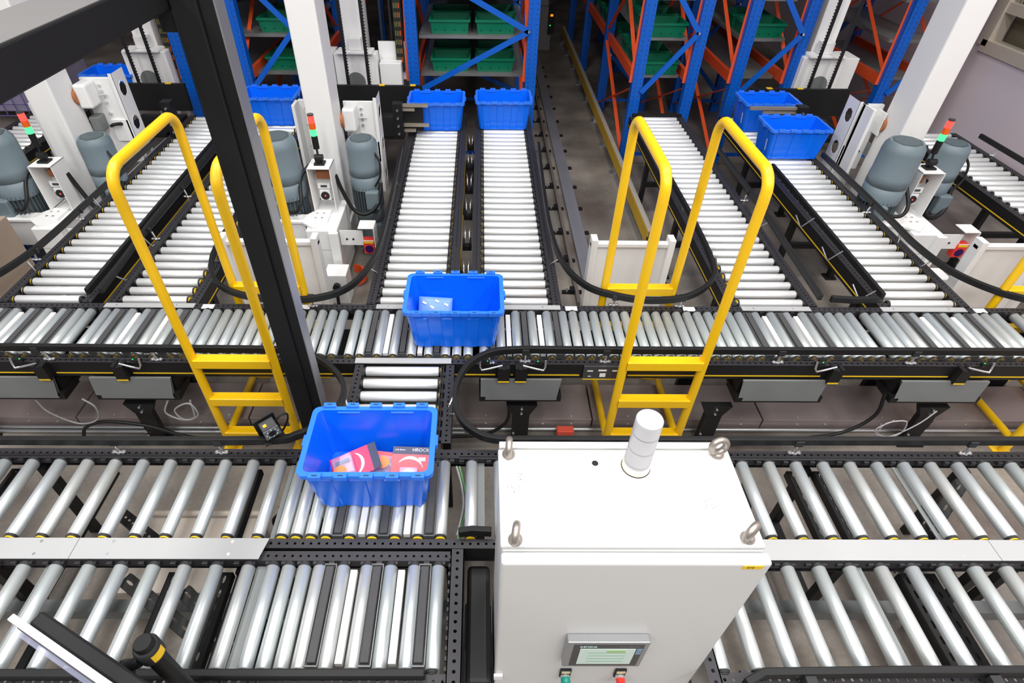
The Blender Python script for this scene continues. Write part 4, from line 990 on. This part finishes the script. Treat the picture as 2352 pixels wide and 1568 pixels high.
bins((-.36, .17), (7.50, 7.95), (1.0,), lambda z: 'green slotted bin on the lower shelf of the centre rack', 'green bins in the centre rack')
bins((-.36, .17), (7.50, 7.95), (1.41,), lambda z: 'green slotted bin on the second shelf of the centre rack', 'green bins in the centre rack')
bins((-.36, .17), (7.50, 7.95), (1.82,), lambda z: 'green slotted bin on the top shelf of the centre rack', 'green bins in the centre rack')
rack(-3.38, -1.99, 6.97, 'blue and orange storage rack left, partly behind the black post and white mast', mids=(-2.69,), brace=(-2.69, -1.99))
bins((-2.33,), (7.50, 7.95), (1.0,), lambda z: 'green slotted bin on the lower shelf of the left rack', 'green bins in the left rack')
bins((-2.33,), (7.50, 7.95), (1.41,), lambda z: 'green slotted bin on the second shelf of the left rack', 'green bins in the left rack')
bins((-3.0, -2.33), (7.50,), (1.82,), lambda z: 'green slotted bin on the top shelf of the left rack', 'green bins in the left rack')
rack(1.82, 2.44, 6.97, 'blue and orange storage rack right of the floor rail aisle')
ysr = [6.97+1.95*k+o for k in range(3) for o in (.46, .92, 1.38)]
for z, nm in ((1.0, 'lower'), (1.41, 'second'), (1.82, 'top')):
    bins((2.13,), ysr, (z,), lambda z, nm=nm: 'green bin on the %s shelf right of the aisle' % nm, 'green bins in the rack right of the aisle')
rack(2.96, 3.58, 6.97, 'blue and orange storage rack behind the two right totes', bays=2)
bins((3.27,), (7.45, 7.92), (1.41,), lambda z: 'green slotted bin on a shelf of the rack behind the right totes', 'green bins in the rack behind the right totes')
rack(4.70, 5.30, 6.97, 'blue and orange storage rack beside the leaning white mast at far right', bays=1, straps=True)
# far crane end in the aisle with lights
fc = thing('stacker_crane', 'distant stacker crane end with small lights far down the aisle', 'stacker crane', (1.22, 12.2, 0))
MB().box(-.15, .12, -.1, .3, 0, .75).build('base', WALLD, fc, bevel=.01); MB().box(-.10, .05, .0, .3, .75, 3.5).build('mast', GREYP, fc)
MB().box(.05, .17, -.14, -.1, .30, .80).build('panel', BLACK, fc)
MB().cbox((.11, -.15, .62), (.05, .01, .035)).build('orange_lamp', mat('lit orange', (255, 150, 40), .4, 0, .02, 9, emit=1.2), fc); MB().cbox((.09, -.15, .45), (.02, .01, .02)).build('green_lamp', GLED, fc)

# ---------------------------------------------------------------- floor items
fr = thing('floor_rail', 'flat grey steel rail strip on the floor of the centre aisle', 'rail', (1.03, 4.0, 0))
MB().box(-.06, .07, 0, 9, .0, .03).build('rail_strip', mat('grey painted steel', (126, 126, 134), .4, .2, .08, 3), fr)
MB().box(-.16, -.13, 0, 7.5, .0, .06).build('lower_rail', mat('brown steel', (112, 104, 98), .5, .3, .15, 5), fr)
for k in range(14):
    y = .2+k*.52
    c = MB(); c.box(-.27, -.09, y, y+.04, 0, .02); c.box(-.20, -.14, y-.01, y+.06, .02, .05); c.build('rail_clip', BLACK, fr)
    MB().cyl((-.23, y+.02, .02), (-.23, y+.02, .045), .012, 8).build('clip_bolt', CHROME, fr)
    MB().box(.08, .12, y, y+.05, 0, .02).build('rail_clip', BLACK, fr)
kp = thing('kick_plate', 'yellow guard strip on small posts along the aisle floor', 'guard', (1.66, 4.9, 0))
MB().box(-.008, 0, 0, 8, .10, .24).build('yellow_strip', mat('dirty yellow paint', (214, 172, 40), .5, 0, .12, 3), kp)
MB().box(-.005, .045, 0, 8, .24, .25).build('top_cap', mat('grey beige cap', (176, 168, 158), .5, .1, .08, 4), kp)
for k in range(10):
    y = .1+k*.85; p = MB(); p.box(.0, .04, y, y+.05, 0, .24); p.box(-.05, .06, y-.03, y+.08, 0, .008); p.build('post', STEEL, kp)
MB().tube(crom([(0, .0, .18), (-.01, -.15, .12), (.02, -.35, .06), (.08, -.6, .03), (.15, -.8, .02)]), .014, 8).build('cable', BLACK, kp)
# white guard panels behind the main line
for x0, x1, lab in ((-1.86, -1.16, 'white guard panel behind the left ladder'), (.80, 1.40, 'white guard panel behind the right ladder'), (3.60, 4.2, 'white guard panel at the right picture edge')):
    t = thing('guard_panel', lab, 'panel', (x0, 3.52, 0), 'white guard panels behind the ladders')
    W = x1-x0
    MB().box(.03, W-.03, .02, .03, 0, .93).build('sheet', WHITE, t)
    MB().box(0, W, 0, .05, .93, .96).build('top_rail', WHITE, t, bevel=.003)
    for xx in (0, W-.045): MB().box(xx, xx+.045, -.02, .07, 0, 1.0).build('post', WHITE, t, bevel=.003)
# duct and conduits below the main line
du = thing('floor_duct', 'long stained steel cable duct on the floor under the main conveyor', 'duct', (0, 2.62, 0))
k = -4.0; i = 0
while k < 4.2:
    b = MB(); b.box(k, k+1.19, 0, .34, 0, .095); s_ = b.build('duct_section', DUCT, du, bevel=.004)
    for dx in (.25, .45, .85, 1.05):
        MB().cyl((k+dx, .03, .095), (k+dx, .03, .098), .008, 8).build('bolt', CHROME, s_); MB().cyl((k+dx, 0, .05), (k+dx, -.003, .05), .008, 8).build('bolt', CHROME, s_)
    k += 1.2
cd = [tag(MB().tube([(-4.2, 2.594, .02), (4.2, 2.594, .02)], .014, 10).build('conduit_pipe', STEEL), 'silver conduit pipe on the floor nearest the duct', 'pipe', 'conduits under the main conveyor'),
      tag(MB().tube([(-4.2, 2.560, .018), (-.1, 2.560, .018)], .013, 10).build('conduit_pipe', STEEL), 'shorter silver conduit pipe on the floor, in front of the other', 'pipe', 'conduits under the main conveyor')]
jb = thing('junction_box', 'small orange red junction box on the floor conduit', 'box', (.598, 2.545, 0))
MB().box(-.058, .058, -.03, .025, 0, .085).build('box', mat('orange red box', (232, 92, 70), .5, 0, .05, 8), jb, bevel=.003)
MB().box(-.05, .05, -.02, .018, .085, .089).build('lid', mat('orange red box', (232, 92, 70)), jb)
def cable(label, pts, r=.012, m_=BLACK):
    return tag(MB().tube(crom(pts), r, 8).build('cable', m_), label, 'cable')
cable('black cable arching over the conduits at far left', [(-2.70, 2.48, .04), (-2.62, 2.47, .17), (-2.45, 2.46, .24), (-2.2, 2.46, .20), (-2.0, 2.46, .10), (-1.85, 2.47, .05)])
cable('grey cable hanging in a loop under the left control box', [(-2.82, 2.47, .44), (-2.78, 2.46, .33), (-2.64, 2.46, .22), (-2.5, 2.46, .26), (-2.46, 2.46, .38), (-2.52, 2.47, .45)], .006, MATS['grey cable'])
cable('coiled grey cable left of the yellow ladder', [(-1.98, 2.47, .44), (-2.02, 2.45, .34), (-1.92, 2.45, .27), (-1.82, 2.45, .32), (-1.85, 2.46, .42), (-1.96, 2.46, .36), (-1.93, 2.45, .28), (-1.85, 2.45, .30), (-1.84, 2.47, .44)], .006, MATS['grey cable'])
cable('black cable from the duct curving behind the centre leg', [(.2, 2.47, .40), (.18, 2.46, .25), (.05, 2.45, .14), (-.15, 2.45, .11), (-.4, 2.45, .10)])
cable('black cable hanging under the right part of the main conveyor', [(2.6, 2.50, .5), (2.6, 2.47, .32), (2.45, 2.46, .16), (2.15, 2.45, .10), (1.9, 2.45, .08), (1.7, 2.45, .04)])
cable('pale coiled cable beside the right leg', [(2.95, 2.44, .40), (2.88, 2.43, .28), (2.75, 2.42, .17), (2.65, 2.42, .20), (2.66, 2.42, .30), (2.78, 2.42, .32), (2.80, 2.42, .2), (2.70, 2.42, .15), (2.62, 2.42, .24), (2.70, 2.42, .33)], .0042, mat('pale cable', (190, 184, 190), .5, 0, .05, 9))
cable('black coiled cable hanging in the front conveyor gap', [(-1.0, 1.60, .60), (-1.02, 1.60, .45), (-1.06, 1.58, .38), (-1.03, 1.56, .50), (-.99, 1.57, .44), (-1.03, 1.58, .36), (-1.06, 1.59, .48), (-1.01, 1.6, .55)], .010)
# pale trunking seen through the front rollers
tr = thing('floor_trunking', 'pale beige stepped box on the floor under the front rollers', 'box', (-1.55, 1.5, 0))
BEI = mat('beige panel', (208, 196, 184), .5, 0, .05, 4)
MB().box(-.30, .35, -.2, .22, 0, .30).build('body', BEI, tr, bevel=.004); MB().tube([(-.30, .24, .31), (.35, .24, .31)], .018, 10).build('edge_tube', BEI, tr)
# brown box, blue pallets and mesh cage at the far left
cbx = thing('carton', 'brown cardboard carton at the left picture edge', 'carton', (-4.10, 4.0, 0))
MB().box(-.35, .22, -.3, .18, 0, .78).build('carton_body', CARD, cbx, bevel=.004); MB().box(-.35, .22, -.07, -.03, .78, .782).build('tape', TAN, cbx)
pal = thing('plastic_crate', 'dark blue plastic crate behind the brown carton at far left', 'crate', (-4.40, 4.75, 0))
MB().box(-.10, .12, -.35, .30, 0, .46).build('crate_body', BLUE, pal, bevel=.01); MB().box(-.11, .13, -.36, .31, .43, .47).build('crate_rim', RBLUE, pal, bevel=.004)
cg = thing('mesh_cage', 'blue wire mesh cage far behind the left signal tower', 'cage', (-6.6, 8.2, 0))
b = MB()
for k in range(12): b.bar((-.9+k*.16, 0, .1), (-.9+k*.16, 0, 1.2), .012, .012, upv=(0, 1, 0))
for k in range(8): b.bar((-.9, 0, .1+k*.155), (.9, 0, .1+k*.155), .012, .012)
PMESH = mat('violet wire', (110, 104, 160), .5, .1, .1, 5)
b.build('wire_panel', PMESH, cg)
for z in (1.25, .95): MB().bar((-.95, -.02, z), (.95, -.02, z), .05, .05).build('cage_rail', RBLUE, cg)
for x in (-.92, .92): MB().box(x-.03, x+.03, -.03, .03, 0, 1.28).build('cage_post', RBLUE, cg)
MB().box(-.8, .8, .1, .8, .12, 1.0).build('lilac_load', mat('lilac wrap', (168, 160, 190), .6, 0, .12, 4), cg, bevel=.02)
